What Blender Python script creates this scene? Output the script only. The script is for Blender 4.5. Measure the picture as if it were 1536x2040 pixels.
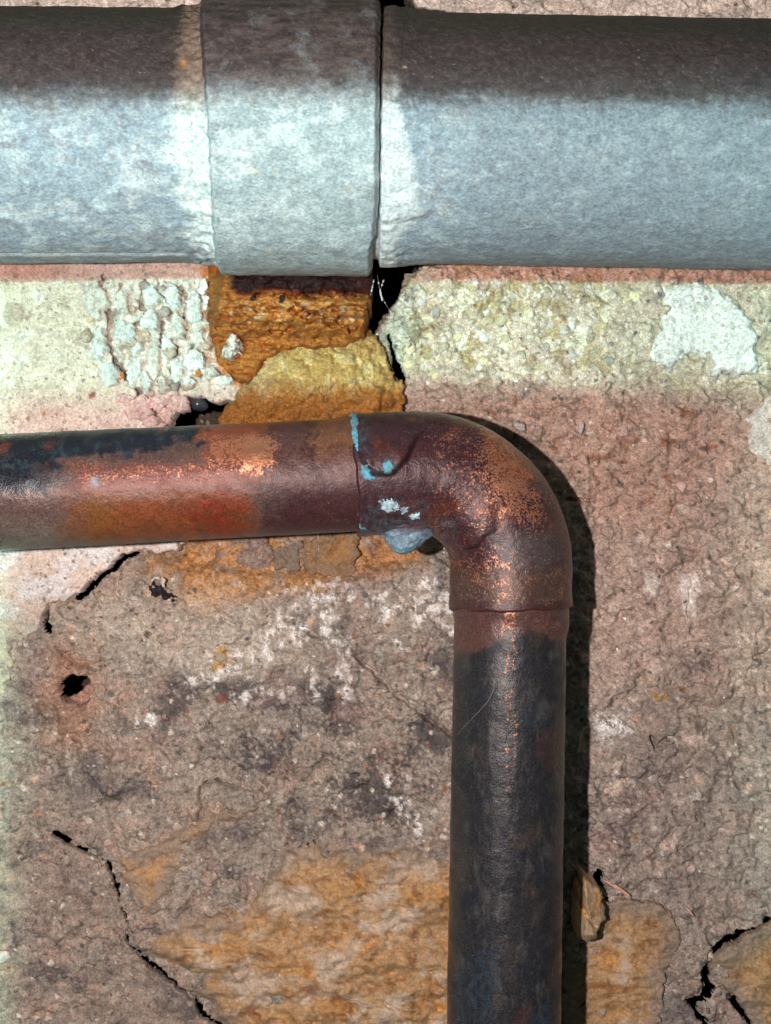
import bpy, bmesh, math, random
import numpy as np
from mathutils import Vector, Matrix

sc = bpy.context.scene
for o in list(bpy.data.objects):
    bpy.data.objects.remove(o)

# ------------------------------------------------------------------ camera
F = 2220.0          # focal length in photo pixels (photo 1536 x 2040)
D = 170.0           # lens to wall, millimetres
MM = 0.001
cd = bpy.data.cameras.new("camera")
cam = bpy.data.objects.new("camera", cd)
sc.collection.objects.link(cam)
cd.sensor_fit = 'VERTICAL'
cd.sensor_height = 24.0
cd.lens = 24.0 * F / 2040.0
cd.clip_start = 0.005
cd.clip_end = 20.0
cam.location = (0, -D * MM, 0)
cam.rotation_euler = (math.radians(90), 0, 0)
sc.camera = cam

# ------------------------------------------------------------------ world (dim indoor ambience, no sky)
w = bpy.data.worlds.new("World")
sc.world = w
w.use_nodes = True
bg = w.node_tree.nodes["Background"]
bg.inputs[0].default_value = (0.75, 1.0, 0.9, 1)
bg.inputs[1].default_value = 0.045

# ------------------------------------------------------------------ lamps
def lamp(name, kind, loc, energy, color, rot=(math.radians(90), 0, 0)):
    ld = bpy.data.lights.new(name, kind)
    ld.energy = energy
    ld.color = color
    lo = bpy.data.objects.new(name, ld)
    sc.collection.objects.link(lo)
    lo.location = [c * MM for c in loc]
    lo.rotation_euler = rot
    return lo, ld

# the phone's flash, just left of the lens
_, fl = lamp("phone_flash", 'POINT', (-25, -172, 1), 1.13, (1.0, 0.85, 0.79))
fl.shadow_soft_size = 0.0012
# cool room light that falls in as a band over the grey pipe and the plaster under it
TILT = math.radians(-4.5); YAW = math.radians(-14)
_, ba = lamp("room_light_band", 'AREA', (-80, -300, 11.8), 0.0215, (0.46, 1.0, 0.98), (math.radians(90) - TILT, 0, YAW))
ba.shape = 'RECTANGLE'; ba.size = 0.280; ba.size_y = 0.0345; ba.spread = math.radians(2.0)
# the same room light passing on the left of the photographer
_, bl = lamp("room_light_left", 'AREA', (-182, -300, -60), 0.11, (0.5, 1.0, 0.80), (math.radians(90) - TILT, 0, YAW))
bl.shape = 'RECTANGLE'; bl.size = 0.090; bl.size_y = 0.150; bl.spread = math.radians(3.4)
# ... and on the right
_, br = lamp("room_light_right", 'AREA', (27, -300, -38), 0.012, (0.62, 1.0, 0.86), (math.radians(90) - TILT, 0, YAW))
br.shape = 'RECTANGLE'; br.size = 0.090; br.size_y = 0.110; br.spread = math.radians(5.0)

sc.view_settings.view_transform = 'Standard'
sc.view_settings.look = 'None'
sc.view_settings.exposure = 0.0
sc.view_settings.gamma = 1.0
sc.view_settings.use_curve_mapping = False
sc.render.engine = 'CYCLES'
sc.cycles.max_bounces = 6

# ================================================================== maths helpers
def lin(c):
    c = np.asarray(c, float) / 255.0
    return np.where(c <= 0.04045, c / 12.92, ((c + 0.055) / 1.055) ** 2.4)

FLASH = np.array([0.75, 0.645, 0.60])
def ap(r, g, b):                       # colour of a surface that the flash alone shows as r,g,b
    return np.clip(lin((r, g, b)) / FLASH, 0.012, 0.86)

_tab = {}
def _gt(seed):
    if seed not in _tab:
        a = np.random.RandomState(seed).rand(256, 256) * 2 * np.pi
        _tab[seed] = (np.cos(a).astype(np.float32), np.sin(a).astype(np.float32))
    return _tab[seed]

def gn(x, y, seed):
    gx, gy = _gt(seed)
    xf = np.floor(x); yf = np.floor(y)
    fx = (x - xf).astype(np.float32); fy = (y - yf).astype(np.float32)
    i = xf.astype(np.int64) & 255; j = yf.astype(np.int64) & 255
    i1 = (i + 1) & 255; j1 = (j + 1) & 255
    u = fx * fx * fx * (fx * (fx * 6 - 15) + 10)
    v = fy * fy * fy * (fy * (fy * 6 - 15) + 10)
    a = gx[i, j] * fx + gy[i, j] * fy
    b = gx[i1, j] * (fx - 1) + gy[i1, j] * fy
    c = gx[i, j1] * fx + gy[i, j1] * (fy - 1)
    d = gx[i1, j1] * (fx - 1) + gy[i1, j1] * (fy - 1)
    return ((a + (b - a) * u) * (1 - v) + (c + (d - c) * u) * v) * 1.45

def fbm(x, y, octs, seed, gain=0.5, lac=2.03):
    s = 0; a = 1.0; n = 0
    for k in range(octs):
        s = s + a * gn(x + 17.3 * k, y + 9.1 * k, seed * 31 + k)
        n += a; a *= gain; x = x * lac; y = y * lac
    return s / n * 1.35

def ridged(x, y, octs, seed):
    s = 0; a = 1.0; n = 0
    for k in range(octs):
        s = s + a * (1 - np.abs(gn(x, y, seed * 37 + k)) * 1.6)
        n += a; a *= 0.5; x = x * 2.1 + 3; y = y * 2.1 + 7
    return s / n

def worley(x, y, seed):
    r = np.random.RandomState(seed)
    px = r.rand(128, 128).astype(np.float32); py = r.rand(128, 128).astype(np.float32); pid = r.rand(128, 128).astype(np.float32)
    xi = np.floor(x).astype(np.int64); yi = np.floor(y).astype(np.int64)
    f1 = np.full(x.shape, 9.0, np.float32); f2 = f1.copy(); cid = np.zeros(x.shape, np.float32)
    for di in (-1, 0, 1):
        for dj in (-1, 0, 1):
            a = (xi + di) & 127; b = (yi + dj) & 127
            d = np.hypot(xi + di + px[a, b] - x, yi + dj + py[a, b] - y).astype(np.float32)
            near = d < f1
            f2 = np.where(near, f1, np.minimum(f2, d))
            cid = np.where(near, pid[a, b], cid)
            f1 = np.where(near, d, f1)
    return f1, f2, cid

def sm(e0, e1, x):
    t = np.clip((x - e0) / (e1 - e0), 0, 1)
    return t * t * (3 - 2 * t)

def seg_dist(pts, u, v, closed):
    pts = np.asarray(pts, float)
    n = len(pts)
    d2 = np.full(u.shape, 1e12); inside = np.zeros(u.shape, bool)
    for k in range(n if closed else n - 1):
        ax, ay = pts[k]; bx, by = pts[(k + 1) % n]
        ex, ey = bx - ax, by - ay
        t = np.clip(((u - ax) * ex + (v - ay) * ey) / (ex * ex + ey * ey + 1e-9), 0, 1)
        d2 = np.minimum(d2, (u - ax - t * ex) ** 2 + (v - ay - t * ey) ** 2)
        if closed:
            c = ((ay > v) != (by > v))
            with np.errstate(divide='ignore', invalid='ignore'):
                xx = (bx - ax) * (v - ay) / (by - ay + 1e-12) + ax
            inside ^= c & (u < xx)
    d = np.sqrt(d2)
    return np.where(inside, -d, d) if closed else d

def boxed(pts, u, v, closed, margin):
    p = np.asarray(pts, float)
    sel = (u > p[:, 0].min() - margin) & (u < p[:, 0].max() + margin) & (v > p[:, 1].min() - margin) & (v < p[:, 1].max() + margin)
    out = np.full(u.shape, float(margin))
    if sel.any():
        out[sel] = seg_dist(pts, u[sel], v[sel], closed)
    return out

def warp(u, v, amp, freq, seed, octs=4):
    return u + amp * fbm(u / freq, v / freq, octs, seed), v + amp * fbm(u / freq + 51.7, v / freq - 33.1, octs, seed + 1)

def near_box(pts, u, v, margin):
    p = np.asarray(pts, float)
    return (u > p[:, 0].min() - margin) & (u < p[:, 0].max() + margin) & (v > p[:, 1].min() - margin) & (v < p[:, 1].max() + margin)

def mask(poly, u, v, soft, amp=12, freq=60, seed=5):
    out = np.zeros(u.shape)
    sel = near_box(poly, u, v, soft + 1.6 * amp + 2)
    if sel.any():
        uu, vv = warp(u[sel], v[sel], amp, freq, seed)
        out[sel] = sm(soft, -soft, seg_dist(poly, uu, vv, True))
    return out

def line(pts, u, v, width, amp=5, freq=25, seed=8):
    out = np.zeros(u.shape)
    sel = near_box(pts, u, v, width * 1.3 + 1.6 * amp + 2)
    if sel.any():
        uu, vv = warp(u[sel], v[sel], amp, freq, seed)
        out[sel] = sm(width * 1.2, width * 0.5, seg_dist(pts, uu, vv, False))
    return out

def mix(c, col, m):
    return c * (1 - m[..., None]) + np.asarray(col) * m[..., None]

def P(u, v, h):                        # photo point at height h (mm) off the wall -> millimetres
    d = D - h
    return np.stack([(u - 768.0) / F * d, -h + 0 * u, (1020.0 - v) / F * d], -1)

# ================================================================== object helpers
C = sc.collection
def finish(name, verts, faces, material, parent=None, col=None, attrs=None, smooth=True):
    me = bpy.data.meshes.new(name)
    verts = np.asarray(verts, np.float32) * MM
    faces = np.asarray(faces)
    if faces.ndim == 2 and len(faces) > 50:
        nf, k = faces.shape
        me.vertices.add(len(verts)); me.vertices.foreach_set("co", verts.ravel())
        me.loops.add(nf * k); me.loops.foreach_set("vertex_index", faces.astype(np.int32).ravel())
        me.polygons.add(nf)
        me.polygons.foreach_set("loop_start", np.arange(0, nf * k, k, dtype=np.int32))
        me.polygons.foreach_set("loop_total", np.full(nf, k, np.int32))
        me.update(calc_edges=True)
    else:
        me.from_pydata([tuple(p) for p in verts], [], [tuple(int(i) for i in f) for f in faces])
    if smooth:
        me.polygons.foreach_set("use_smooth", np.ones(len(me.polygons), bool))
    if col is not None:
        a = me.color_attributes.new("Col", 'FLOAT_COLOR', 'POINT')
        c4 = np.ones((len(verts), 4), np.float32); c4[:, :3] = np.clip(col, 0.004, 0.9)
        a.data.foreach_set("color", c4.ravel())
    for k, arr in (attrs or {}).items():
        a = me.attributes.new(k, 'FLOAT', 'POINT')
        a.data.foreach_set("value", np.asarray(arr, np.float32).ravel())
    me.materials.append(material)
    me.validate()
    o = bpy.data.objects.new(name, me)
    C.objects.link(o)
    if parent is not None:
        o.parent = parent
    return o

def tag(o, label, cat, group=None):
    o["label"] = label; o["category"] = cat
    if group: o["group"] = group
    return o

def empty(name, loc=(0, 0, 0)):
    o = bpy.data.objects.new(name, None)
    o.empty_display_size = 0.005
    C.objects.link(o)
    o.location = [c * MM for c in loc]
    return o

def adopt(o, parent):
    """parent that keeps o where it was built"""
    o.parent = parent
    o.matrix_parent_inverse = Matrix.Translation(parent.location).inverted()

def gridfaces(nu, nv):
    idx = np.arange(nu * nv).reshape(nv, nu)
    return np.stack([idx[:-1, :-1], idx[1:, :-1], idx[1:, 1:], idx[:-1, 1:]], -1).reshape(-1, 4)

# ================================================================== materials
def nodes_of(m):
    m.use_nodes = True
    nt = m.node_tree
    b = nt.nodes["Principled BSDF"]
    return nt, b

def add(nt, typ, **kw):
    n = nt.nodes.new(typ)
    for k, val in kw.items():
        if k in n.inputs: n.inputs[k].default_value = val
        else: setattr(n, k, val)
    return n

def math_n(nt, op, a, b=None, c=None):
    n = nt.nodes.new("ShaderNodeMath"); n.operation = op
    for i, val in enumerate((a, b, c)):
        if val is None: continue
        if isinstance(val, (int, float)): n.inputs[i].default_value = val
        else: nt.links.new(val, n.inputs[i])
    return n.outputs[0]

def rng_n(nt, val, a, b, c, d):
    n = nt.nodes.new("ShaderNodeMapRange")
    nt.links.new(val, n.inputs[0])
    for i, x in enumerate((a, b, c, d)): n.inputs[1 + i].default_value = x
    return n.outputs[0]

def scale_col(nt, col, fac):
    n = nt.nodes.new("ShaderNodeVectorMath"); n.operation = 'SCALE'
    nt.links.new(col, n.inputs[0]); nt.links.new(fac, n.inputs["Scale"])
    return n.outputs[0]

def mix_col(nt, fac, a, b):
    n = nt.nodes.new("ShaderNodeMix"); n.data_type = 'RGBA'
    for sock, val in ((n.inputs[0], fac), (n.inputs[6], a), (n.inputs[7], b)):
        if isinstance(val, (int, float)): sock.default_value = val
        elif isinstance(val, tuple): sock.default_value = val
        else: nt.links.new(val, sock)
    return n.outputs[2]

def noise(nt, vec, scale, detail=4, rough=0.55, dist=0.0):
    n = add(nt, "ShaderNodeTexNoise")
    n.inputs["Scale"].default_value = scale; n.inputs["Detail"].default_value = detail
    n.inputs["Roughness"].default_value = rough; n.inputs["Distortion"].default_value = dist
    nt.links.new(vec, n.inputs["Vector"])
    return n.outputs[0]

def rock_mat(name, flat=None, k=1.0, grit=1.0, rough=0.88, bump=0.9, speck=0.55, grain=1700.0, spec=0.25):
    m = bpy.data.materials.new(name)
    nt, b = nodes_of(m)
    tc = nt.nodes.new("ShaderNodeTexCoord").outputs["Object"]
    if flat is None:
        a = nt.nodes.new("ShaderNodeAttribute"); a.attribute_name = "Col"; col = a.outputs["Color"]
    else:
        r = nt.nodes.new("ShaderNodeRGB"); r.outputs[0].default_value = (*flat, 1); col = r.outputs[0]
        oi = nt.nodes.new("ShaderNodeObjectInfo")
        col = scale_col(nt, col, rng_n(nt, oi.outputs["Random"], 0, 1, 0.75, 1.2))
    n1 = noise(nt, tc, 3300 * k, 3, 0.6)
    n2 = noise(nt, tc, 900 * k, 5, 0.65, 0.3)
    f1 = rng_n(nt, n1, 0.28, 0.72, 1 - speck, 1 + speck)
    f2 = rng_n(nt, n2, 0.25, 0.75, 1 - 0.5 * speck, 1 + 0.5 * speck)
    vo = add(nt, "ShaderNodeTexVoronoi"); vo.inputs["Scale"].default_value = grain * k
    nt.links.new(tc, vo.inputs["Vector"])
    hs = nt.nodes.new("ShaderNodeSeparateColor"); nt.links.new(vo.outputs["Color"], hs.inputs[0])
    f3 = rng_n(nt, hs.outputs[0], 0, 1, 1 - 0.35 * speck, 1 + 0.35 * speck)
    c1 = scale_col(nt, scale_col(nt, scale_col(nt, col, f1), f2), f3)
    # sparse pale and rusty sand grains
    pale = rng_n(nt, hs.outputs[1], 0.945, 0.955, 0.0, 0.45 * speck * 2 * grit)
    c2 = mix_col(nt, pale, c1, (0.55, 0.49, 0.43, 1))
    dark = rng_n(nt, hs.outputs[2], 0.955, 0.965, 0.0, 0.5 * speck * 2 * grit)
    c3 = mix_col(nt, dark, c2, (0.10, 0.06, 0.04, 1))
    nt.links.new(c3, b.inputs["Base Color"])
    b.inputs["Roughness"].default_value = rough
    b.inputs["Specular IOR Level"].default_value = spec
    hgt = math_n(nt, 'ADD', math_n(nt, 'MULTIPLY', noise(nt, tc, 1300 * k, 9, 0.68), 1.0),
                 math_n(nt, 'MULTIPLY', vo.outputs["Distance"], -0.35))
    bp = add(nt, "ShaderNodeBump"); nt.links.new(rng_n(nt, noise(nt, tc, 75 * k, 3, 0.5), 0.40, 0.60, 0.22 * bump, min(1.0, 1.35 * bump)), bp.inputs["Strength"]); bp.inputs["Distance"].default_value = 0.00034
    nt.links.new(hgt, bp.inputs["Height"]); nt.links.new(bp.outputs[0], b.inputs["Normal"])
    return m

def lead_mat():
    m = bpy.data.materials.new("weathered_grey_metal")
    nt, b = nodes_of(m)
    tc = nt.nodes.new("ShaderNodeTexCoord").outputs["Object"]
    mp = add(nt, "ShaderNodeMapping"); mp.inputs["Scale"].default_value = (0.72, 1, 1)
    nt.links.new(tc, mp.inputs[0]); st = mp.outputs[0]
    a = nt.nodes.new("ShaderNodeAttribute"); a.attribute_name = "Col"
    n1 = noise(nt, st, 3600, 3, 0.62); n2 = noise(nt, st, 1100, 6, 0.68, 0.5)
    c = scale_col(nt, a.outputs["Color"], rng_n(nt, n1, 0.28, 0.72, 0.64, 1.36))
    c = scale_col(nt, c, rng_n(nt, n2, 0.28, 0.72, 0.66, 1.34))
    n3 = noise(nt, tc, 2300, 2, 0.5)
    c = mix_col(nt, rng_n(nt, n3, 0.70, 0.76, 0.0, 0.3), c, (0.62, 0.62, 0.56, 1))
    nt.links.new(c, b.inputs["Base Color"])
    b.inputs["Roughness"].default_value = 0.66
    b.inputs["Specular IOR Level"].default_value = 0.35
    h = math_n(nt, 'ADD', noise(nt, st, 1500, 8, 0.68), math_n(nt, 'MULTIPLY', noise(nt, st, 420, 4, 0.6), 1.2))
    bp = add(nt, "ShaderNodeBump"); bp.inputs["Strength"].default_value = 0.75; bp.inputs["Distance"].default_value = 0.00022
    nt.links.new(h, bp.inputs["Height"]); nt.links.new(bp.outputs[0], b.inputs["Normal"])
    return m

def copper_mat():
    m = bpy.data.materials.new("tarnished_copper")
    nt, b = nodes_of(m)
    tc = nt.nodes.new("ShaderNodeTexCoord").outputs["Object"]
    a = nt.nodes.new("ShaderNodeAttribute"); a.attribute_name = "Col"
    cu = nt.nodes.new("ShaderNodeAttribute"); cu.attribute_name = "bare"
    ro = nt.nodes.new("ShaderNodeAttribute"); ro.attribute_name = "rough"
    n1 = noise(nt, tc, 3900, 3, 0.66)
    n2 = noise(nt, tc, 1100, 6, 0.68, 0.4)
    ox = scale_col(nt, a.outputs["Color"], rng_n(nt, n1, 0.28, 0.72, 0.55, 1.5))
    ox = scale_col(nt, ox, rng_n(nt, n2, 0.25, 0.75, 0.7, 1.3))
    s = math_n(nt, 'ADD', math_n(nt, 'MULTIPLY', n1, 0.65), math_n(nt, 'MULTIPLY', n2, 0.35))
    bare = rng_n(nt, math_n(nt, 'ADD', s, math_n(nt, 'MULTIPLY', math_n(nt, 'SUBTRACT', cu.outputs["Fac"], 0.5), 0.42)), 0.47, 0.61, 0, 1)
    col = mix_col(nt, bare, ox, (0.78, 0.36, 0.21, 1))
    nt.links.new(col, b.inputs["Base Color"])
    nt.links.new(rng_n(nt, bare, 0, 1, 0.1, 0.82), b.inputs["Metallic"])
    nt.links.new(math_n(nt, 'ADD', ro.outputs["Fac"], rng_n(nt, n1, 0.3, 0.7, -0.08, 0.1)), b.inputs["Roughness"])
    b.inputs["Specular IOR Level"].default_value = 0.4
    h = math_n(nt, 'ADD', noise(nt, tc, 3600, 4, 0.65), math_n(nt, 'MULTIPLY', n2, 0.6))
    bp = add(nt, "ShaderNodeBump"); bp.inputs["Strength"].default_value = 0.55; bp.inputs["Distance"].default_value = 0.00011
    nt.links.new(h, bp.inputs["Height"]); nt.links.new(bp.outputs[0], b.inputs["Normal"])
    return m

ROCK = rock_mat("rough_mortar", speck=0.48, bump=0.62)
PLAST = rock_mat("lime_plaster", speck=0.34, bump=0.7)
OCHRE = rock_mat("ochre_stone", grit=0.3, speck=0.28, bump=0.55, rough=0.8)
RUST = rock_mat("crusted_rust", grit=0.12, speck=0.42, bump=1.0, rough=0.75)
LEAD = lead_mat()
COPPER = copper_mat()

# ================================================================== the wall
V = lambda *a: np.array(a, float).reshape(-1, 2)
CRACK_LL = V(112,1660, 130,1672, 160,1690, 192,1702, 216,1708, 228,1745, 240,1790, 258,1830, 262,1850, 256,1872, 278,1892, 292,1912, 330,1938, 360,1962, 395,1990, 408,2020, 470,2060, 540,2120)
CRACK_LR = V(1640,1790, 1536,1832, 1500,1852, 1455,1868, 1436,1882, 1424,1905, 1402,1925, 1398,1950, 1412,1962, 1402,1982, 1372,1998)
CRACK_LR2 = V(1372,1998, 1385,2015, 1400,2030, 1420,2080)
CRACK_LR3 = V(1455,1990, 1470,2005, 1490,2030, 1530,2075)
CREVICE = V(150,1192, 160,1180, 205,1140, 245,1106, 284,1092, 282,1102, 252,1122, 213,1149, 178,1184, 162,1196)
CAV_R = V(722,500, 842,505, 836,538, 808,552, 798,582, 784,608, 766,632, 744,664, 724,672, 715,600)
CAV_L = V(358,792, 380,782, 425,790, 462,800, 470,845, 440,870, 340,870, 350,830)
RECESS = V(285,1090, 360,1075, 395,1040, 900,1030, 908,1108, 830,1120, 720,1142, 560,1152, 440,1130, 340,1120)
HOLE = (154.0, 1374.0)

def scatter_grains(u, v, c, cell, seed, prob, rad, cols, h=None, bump=0.0):
    f1, f2, cid = worley(u / cell, v / cell, seed)
    k = (cid * 977.0) % 1.0
    on = cid < prob
    r = rad * (0.5 + k) / cell
    wob = 1 + 0.35 * fbm(u / 7, v / 7, 2, seed + 3)
    m = on * sm(1.0, 0.75, f1 / (r * wob))
    idx = np.minimum((k * len(cols)).astype(int), len(cols) - 1)
    cc = np.asarray(cols)[idx]
    c = c * (1 - m[..., None]) + cc * m[..., None]
    if h is not None:
        h = h + bump * m * np.sqrt(np.clip(1 - (f1 / (r * wob)) ** 2, 0, 1))
        return c, h
    return c

def wall_eval(u, v):
    u0_, v0_ = u, v
    low = fbm(u / 430, v / 430, 3, 1)
    wu, wv = warp(u, v, 26, 90, 4, 3)
    midn = fbm(u / 95, v / 95, 4, 2)
    finen = fbm(u / 24, v / 24, 4, 3)
    soot = fbm(wu / 120 + 7, wv / 95, 5, 11, 0.62)
    blot = fbm(wu / 55, wv / 55, 5, 12, 0.62)
    spk = fbm(u / 9, v / 9, 3, 13, 0.6)
    worn = 0.3 + 0.7 * sm(-0.25, 0.35, fbm(u / 170, v / 150, 3, 24))
    h = 1.1 * low + 0.85 * midn + 0.36 * finen * worn + 0.12 * spk * worn + 0.5 * ridged(u / 75, v / 75, 4, 6)
    rc = ridged(u / 120 + 0.4 * blot, v / 120, 3, 7); crk = 0.25 * sm(0.92, 0.975, rc) * sm(0.15, 0.5, fbm(u / 160, v / 160, 2, 9))
    h -= 0.9 * crk
    h += 0.8 * sm(-0.3, 0.6, fbm(u / 60 + 3, v / 52, 4, 10)) - 0.45 * sm(0.0, 0.55, fbm(u / 40 + 8, v / 36, 4, 17))
    led = fbm(wu / 170 + 4, wv / 130, 5, 22, 0.58); led2 = fbm(wu / 120 + 11, wv / 100, 5, 23, 0.6)
    h += 0.7 * sm(0.0, 0.16, led) + 0.45 * sm(0.26, 0.36, led2) - 0.45 * sm(-0.22, -0.34, led2)
    f1, f2, cid = worley(u / 11, v / 11, 21)
    h += 0.10 * (cid - 0.3) * sm(0.7, 0.2, f1)
    # base colour of the mortar field
    c = np.zeros(u.shape + (3,)) + ap(139, 123, 111)
    c = mix(c, ap(156, 128, 112), sm(-0.1, 0.6, blot + 0.4 * low))
    c = mix(c, ap(104, 92, 87), sm(0.0, 0.6, soot))
    c = mix(c, ap(96, 80, 70), 0.6 * sm(0.15, 0.6, fbm(u / 26 + 4, v / 26, 4, 15, 0.62)))
    c = mix(c, ap(84, 70, 62), 0.55 * crk)
    c = mix(c, ap(178, 160, 145), 0.6 * sm(0.25, 0.8, fbm(u / 70 + 5, v / 70, 5, 14, 0.6)))
    # stone above the grey pipe
    c = mix(c, np.array([0.84, 0.76, 0.68]), sm(90, 40, v) * 0.95 * (0.8 + 0.2 * sm(-0.4, 0.3, blot)))
    # pinkish right field, greyer towards the foot
    mr = sm(1120, 1180, u) * sm(760, 860, v)
    c = mix(c, ap(170, 139, 124), mr * 0.7 * sm(1560, 1200, v))
    c = mix(c, ap(140, 122, 112), mr * 0.85 * sm(1300, 1600, v))
    ml = sm(1536, 1440, u) * mr * sm(980, 1350, v) * sm(-0.1, 0.5, fbm(u / 150 + 2, v / 300, 4, 16))
    c = mix(c, ap(112, 98, 92), 0.55 * ml)
    # brown mortar over and right of the elbow
    c = mix(c, ap(196, 166, 150), 0.6 * mr * sm(0.22, 0.5, fbm(u / 60 + 2, v / 50, 4, 18, 0.58)))
    c = mix(c, ap(104, 86, 78), 0.6 * mr * sm(0.2, 0.55, fbm(u / 44 + 6, v / 40, 4, 19, 0.6)))
    mb = mask(V(800,755, 1100,770, 1420,800, 1500,900, 1330,1060, 1200,1050, 1050,880, 820,830), u, v, 45, 25, 80, 31)
    c = mix(c, ap(160, 124, 108), 0.75 * mb)
    c = mix(c, ap(120, 70, 45), mb * 0.7 * sm(0.3, 0.6, fbm(u / 45, v / 30, 4, 33)))
    c = mix(c, ap(92, 80, 78), mb * 0.6 * sm(0.38, 0.6, fbm(u / 30, v / 30, 4, 34)))
    # pebbly lime mortar under the grey pipe, right
    mp = mask(V(776,500, 1640,500, 1640,800, 1420,790, 1100,765, 820,752, 775,700), u, v, 22, 16, 60, 41)
    tanp = np.zeros(u.shape + (3,)) + np.array([0.60, 0.52, 0.42])
    g1, g2, gid = worley(u / 26 + 0.3 * blot, v / 24 + 0.3 * finen, 42)
    tanp = mix(tanp, (0.74, 0.68, 0.54), sm(0.55, 0.75, gid))
    tanp = mix(tanp, (0.42, 0.34, 0.19), sm(0.28, 0.12, gid))
    tanp = mix(tanp, (0.36, 0.26, 0.15), 0.6 * sm(0.20, 0.04, g2 - g1))
    tanp = mix(tanp, (0.33, 0.25, 0.17), 0.75 * sm(0.08, 0.5, fbm(u / 60, v / 42, 5, 43, 0.62)))
    tanp = mix(tanp, (0.46, 0.50, 0.40), 0.7 * sm(860, 790, u))
    tanp = mix(tanp, (0.47, 0.40, 0.31), 0.75 * sm(1130, 1300, u))
    c = c * (1 - mp[..., None]) + tanp * mp[..., None]
    h += mp * (0.55 * sm(0.75, 0.1, g1) * (0.4 + gid) + 0.25 * blot)
    # band right under the grey pipe (brown-red)
    mt = sm(500, 515, v) * sm(572, 556, v + 8 * blot)
    c = mix(c, ap(176, 118, 104), 0.5 * mt * sm(820, 900, u))
    # orange stained mortar in the recess below the copper run
    mo = mask(V(300,1095, 380,1075, 560,1060, 830,1050, 845,1120, 700,1160, 560,1180, 470,1200, 400,1240, 330,1200, 300,1150), u, v, 22, 18, 50, 51)
    orange = np.zeros(u.shape + (3,)) + ap(168, 112, 58)
    orange = mix(orange, ap(120, 82, 55), sm(0.0, 0.5, blot))
    orange = mix(orange, ap(150, 130, 115), sm(0.15, 0.5, soot))
    c = c * (1 - 0.8 * mo[..., None]) + orange * 0.8 * mo[..., None]
    # soot field on the big stone
    ms = mask(V(300,1330, 560,1330, 900,1300, 900,1660, 720,1680, 560,1650, 470,1560, 350,1480), u, v, 70, 40, 110, 61)
    c = mix(c, ap(74, 66, 65), ms * 0.9 * sm(-0.25, 0.35, soot + 0.6 * spk + 0.3 * blot))
    c = mix(c, ap(72, 64, 62), 0.65 * sm(0.4, 0.8, soot + 0.5 * spk + 0.2 * blot) * sm(1120, 1250, v))
    md = mask(V(1150,1560, 1290,1560, 1300,1700, 1230,1750, 1150,1720), u, v, 40, 25, 60, 63)
    c = mix(c, ap(78, 66, 68), md * 0.75 * sm(-0.1, 0.4, blot + 0.5 * spk))
    # pale lime bloom
    mw = mask(V(380,1290, 480,1260, 590,1180, 700,1160, 890,1180, 890,1260, 720,1300, 690,1400, 560,1400, 400,1420), u, v, 40, 30, 80, 65)
    bloom = sm(0.16, 0.52, fbm(u / 34 + 3, v / 40, 5, 66, 0.62) + 0.25 * spk)
    c = mix(c, ap(205, 192, 184), mw * bloom * 0.95)
    c = mix(c, ap(172, 154, 138), 0.7 * mask(V(250,1180, 520,1200, 600,1330, 420,1350, 230,1290, 140,1250), u, v, 50, 25, 80, 67))
    c = mix(c, ap(200, 184, 172), 0.65 * sm(0.42, 0.7, fbm(u / 40 + 9, v / 40, 5, 68, 0.6) + 0.2 * spk) * sm(1050, 1150, v))
    c = mix(c, ap(214, 190, 178), mask(V(1285,1140, 1310,1150, 1305,1190, 1280,1180), u, v, 8, 8, 20, 69) * 0.8)
    c = mix(c, ap(205, 186, 176), mask(V(1350,1140, 1385,1150, 1385,1215, 1360,1225, 1350,1180), u, v, 8, 10, 20, 70) * 0.8)
    c = mix(c, ap(214, 198, 188), mask(V(1180,1420, 1240,1410, 1260,1460, 1200,1480), u, v, 14, 14, 25, 71) * sm(-0.2, 0.2, spk + blot))
    for q, wd_ in ((V(395,1345, 470,1312, 530,1290, 600,1228, 640,1192, 700,1168), 30), (V(640,1190, 645,1230, 655,1262), 16), (V(855,1170, 880,1205, 895,1245), 34), (V(672,1275, 690,1310, 684,1385), 16), (V(470,1395, 520,1378), 18), (V(285,1425, 300,1440), 20), (V(740,1205, 800,1195, 850,1215), 18), (V(780,1560, 830,1640), 22)):
        st_ = line(q, u, v, wd_, 14, 30, 172)
        c = mix(c, ap(210, 196, 188), st_ * sm(-0.05, 0.3, fbm(u / 20 + 2, v / 24, 5, 173, 0.66)) * 0.9)
    c = mix(c, ap(150, 116, 104), 0.35 * sm(0.05, 0.5, fbm(wu / 130 + 9, wv / 110, 4, 174, 0.58)))
    # ochre smear and brown gravel stains
    c = mix(c, ap(176, 128, 70), 0.85 * mask(V(440,1285, 455,1290, 448,1330, 425,1338, 424,1315), u, v, 4, 5, 15, 73))
    c = mix(c, ap(112, 60, 48), 0.8 * mask(V(430,1388, 452,1382, 455,1396, 432,1402), u, v, 3, 4, 12, 74))
    c = mix(c, ap(150, 112, 60), 0.85 * mask(V(1298,1380, 1330,1378, 1330,1392, 1305,1398), u, v, 3, 4, 12, 75))
    c = mix(c, ap(120, 84, 50), 0.8 * mask(V(1348,1366, 1364,1366, 1362,1378, 1350,1376), u, v, 3, 3, 12, 76))
    c = mix(c, ap(150, 98, 70), 0.5 * mask(V(100,1290, 190,1300, 200,1470, 120,1480, 90,1400), u, v, 40, 25, 60, 77))
    # grains of gravel
    c, h = scatter_grains(u, v, c, 46, 81, 0.15, 6.5, [ap(124, 82, 62), ap(146, 104, 76), ap(190, 172, 158), ap(108, 96, 90), ap(176, 144, 122)], h, 0.22)
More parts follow.
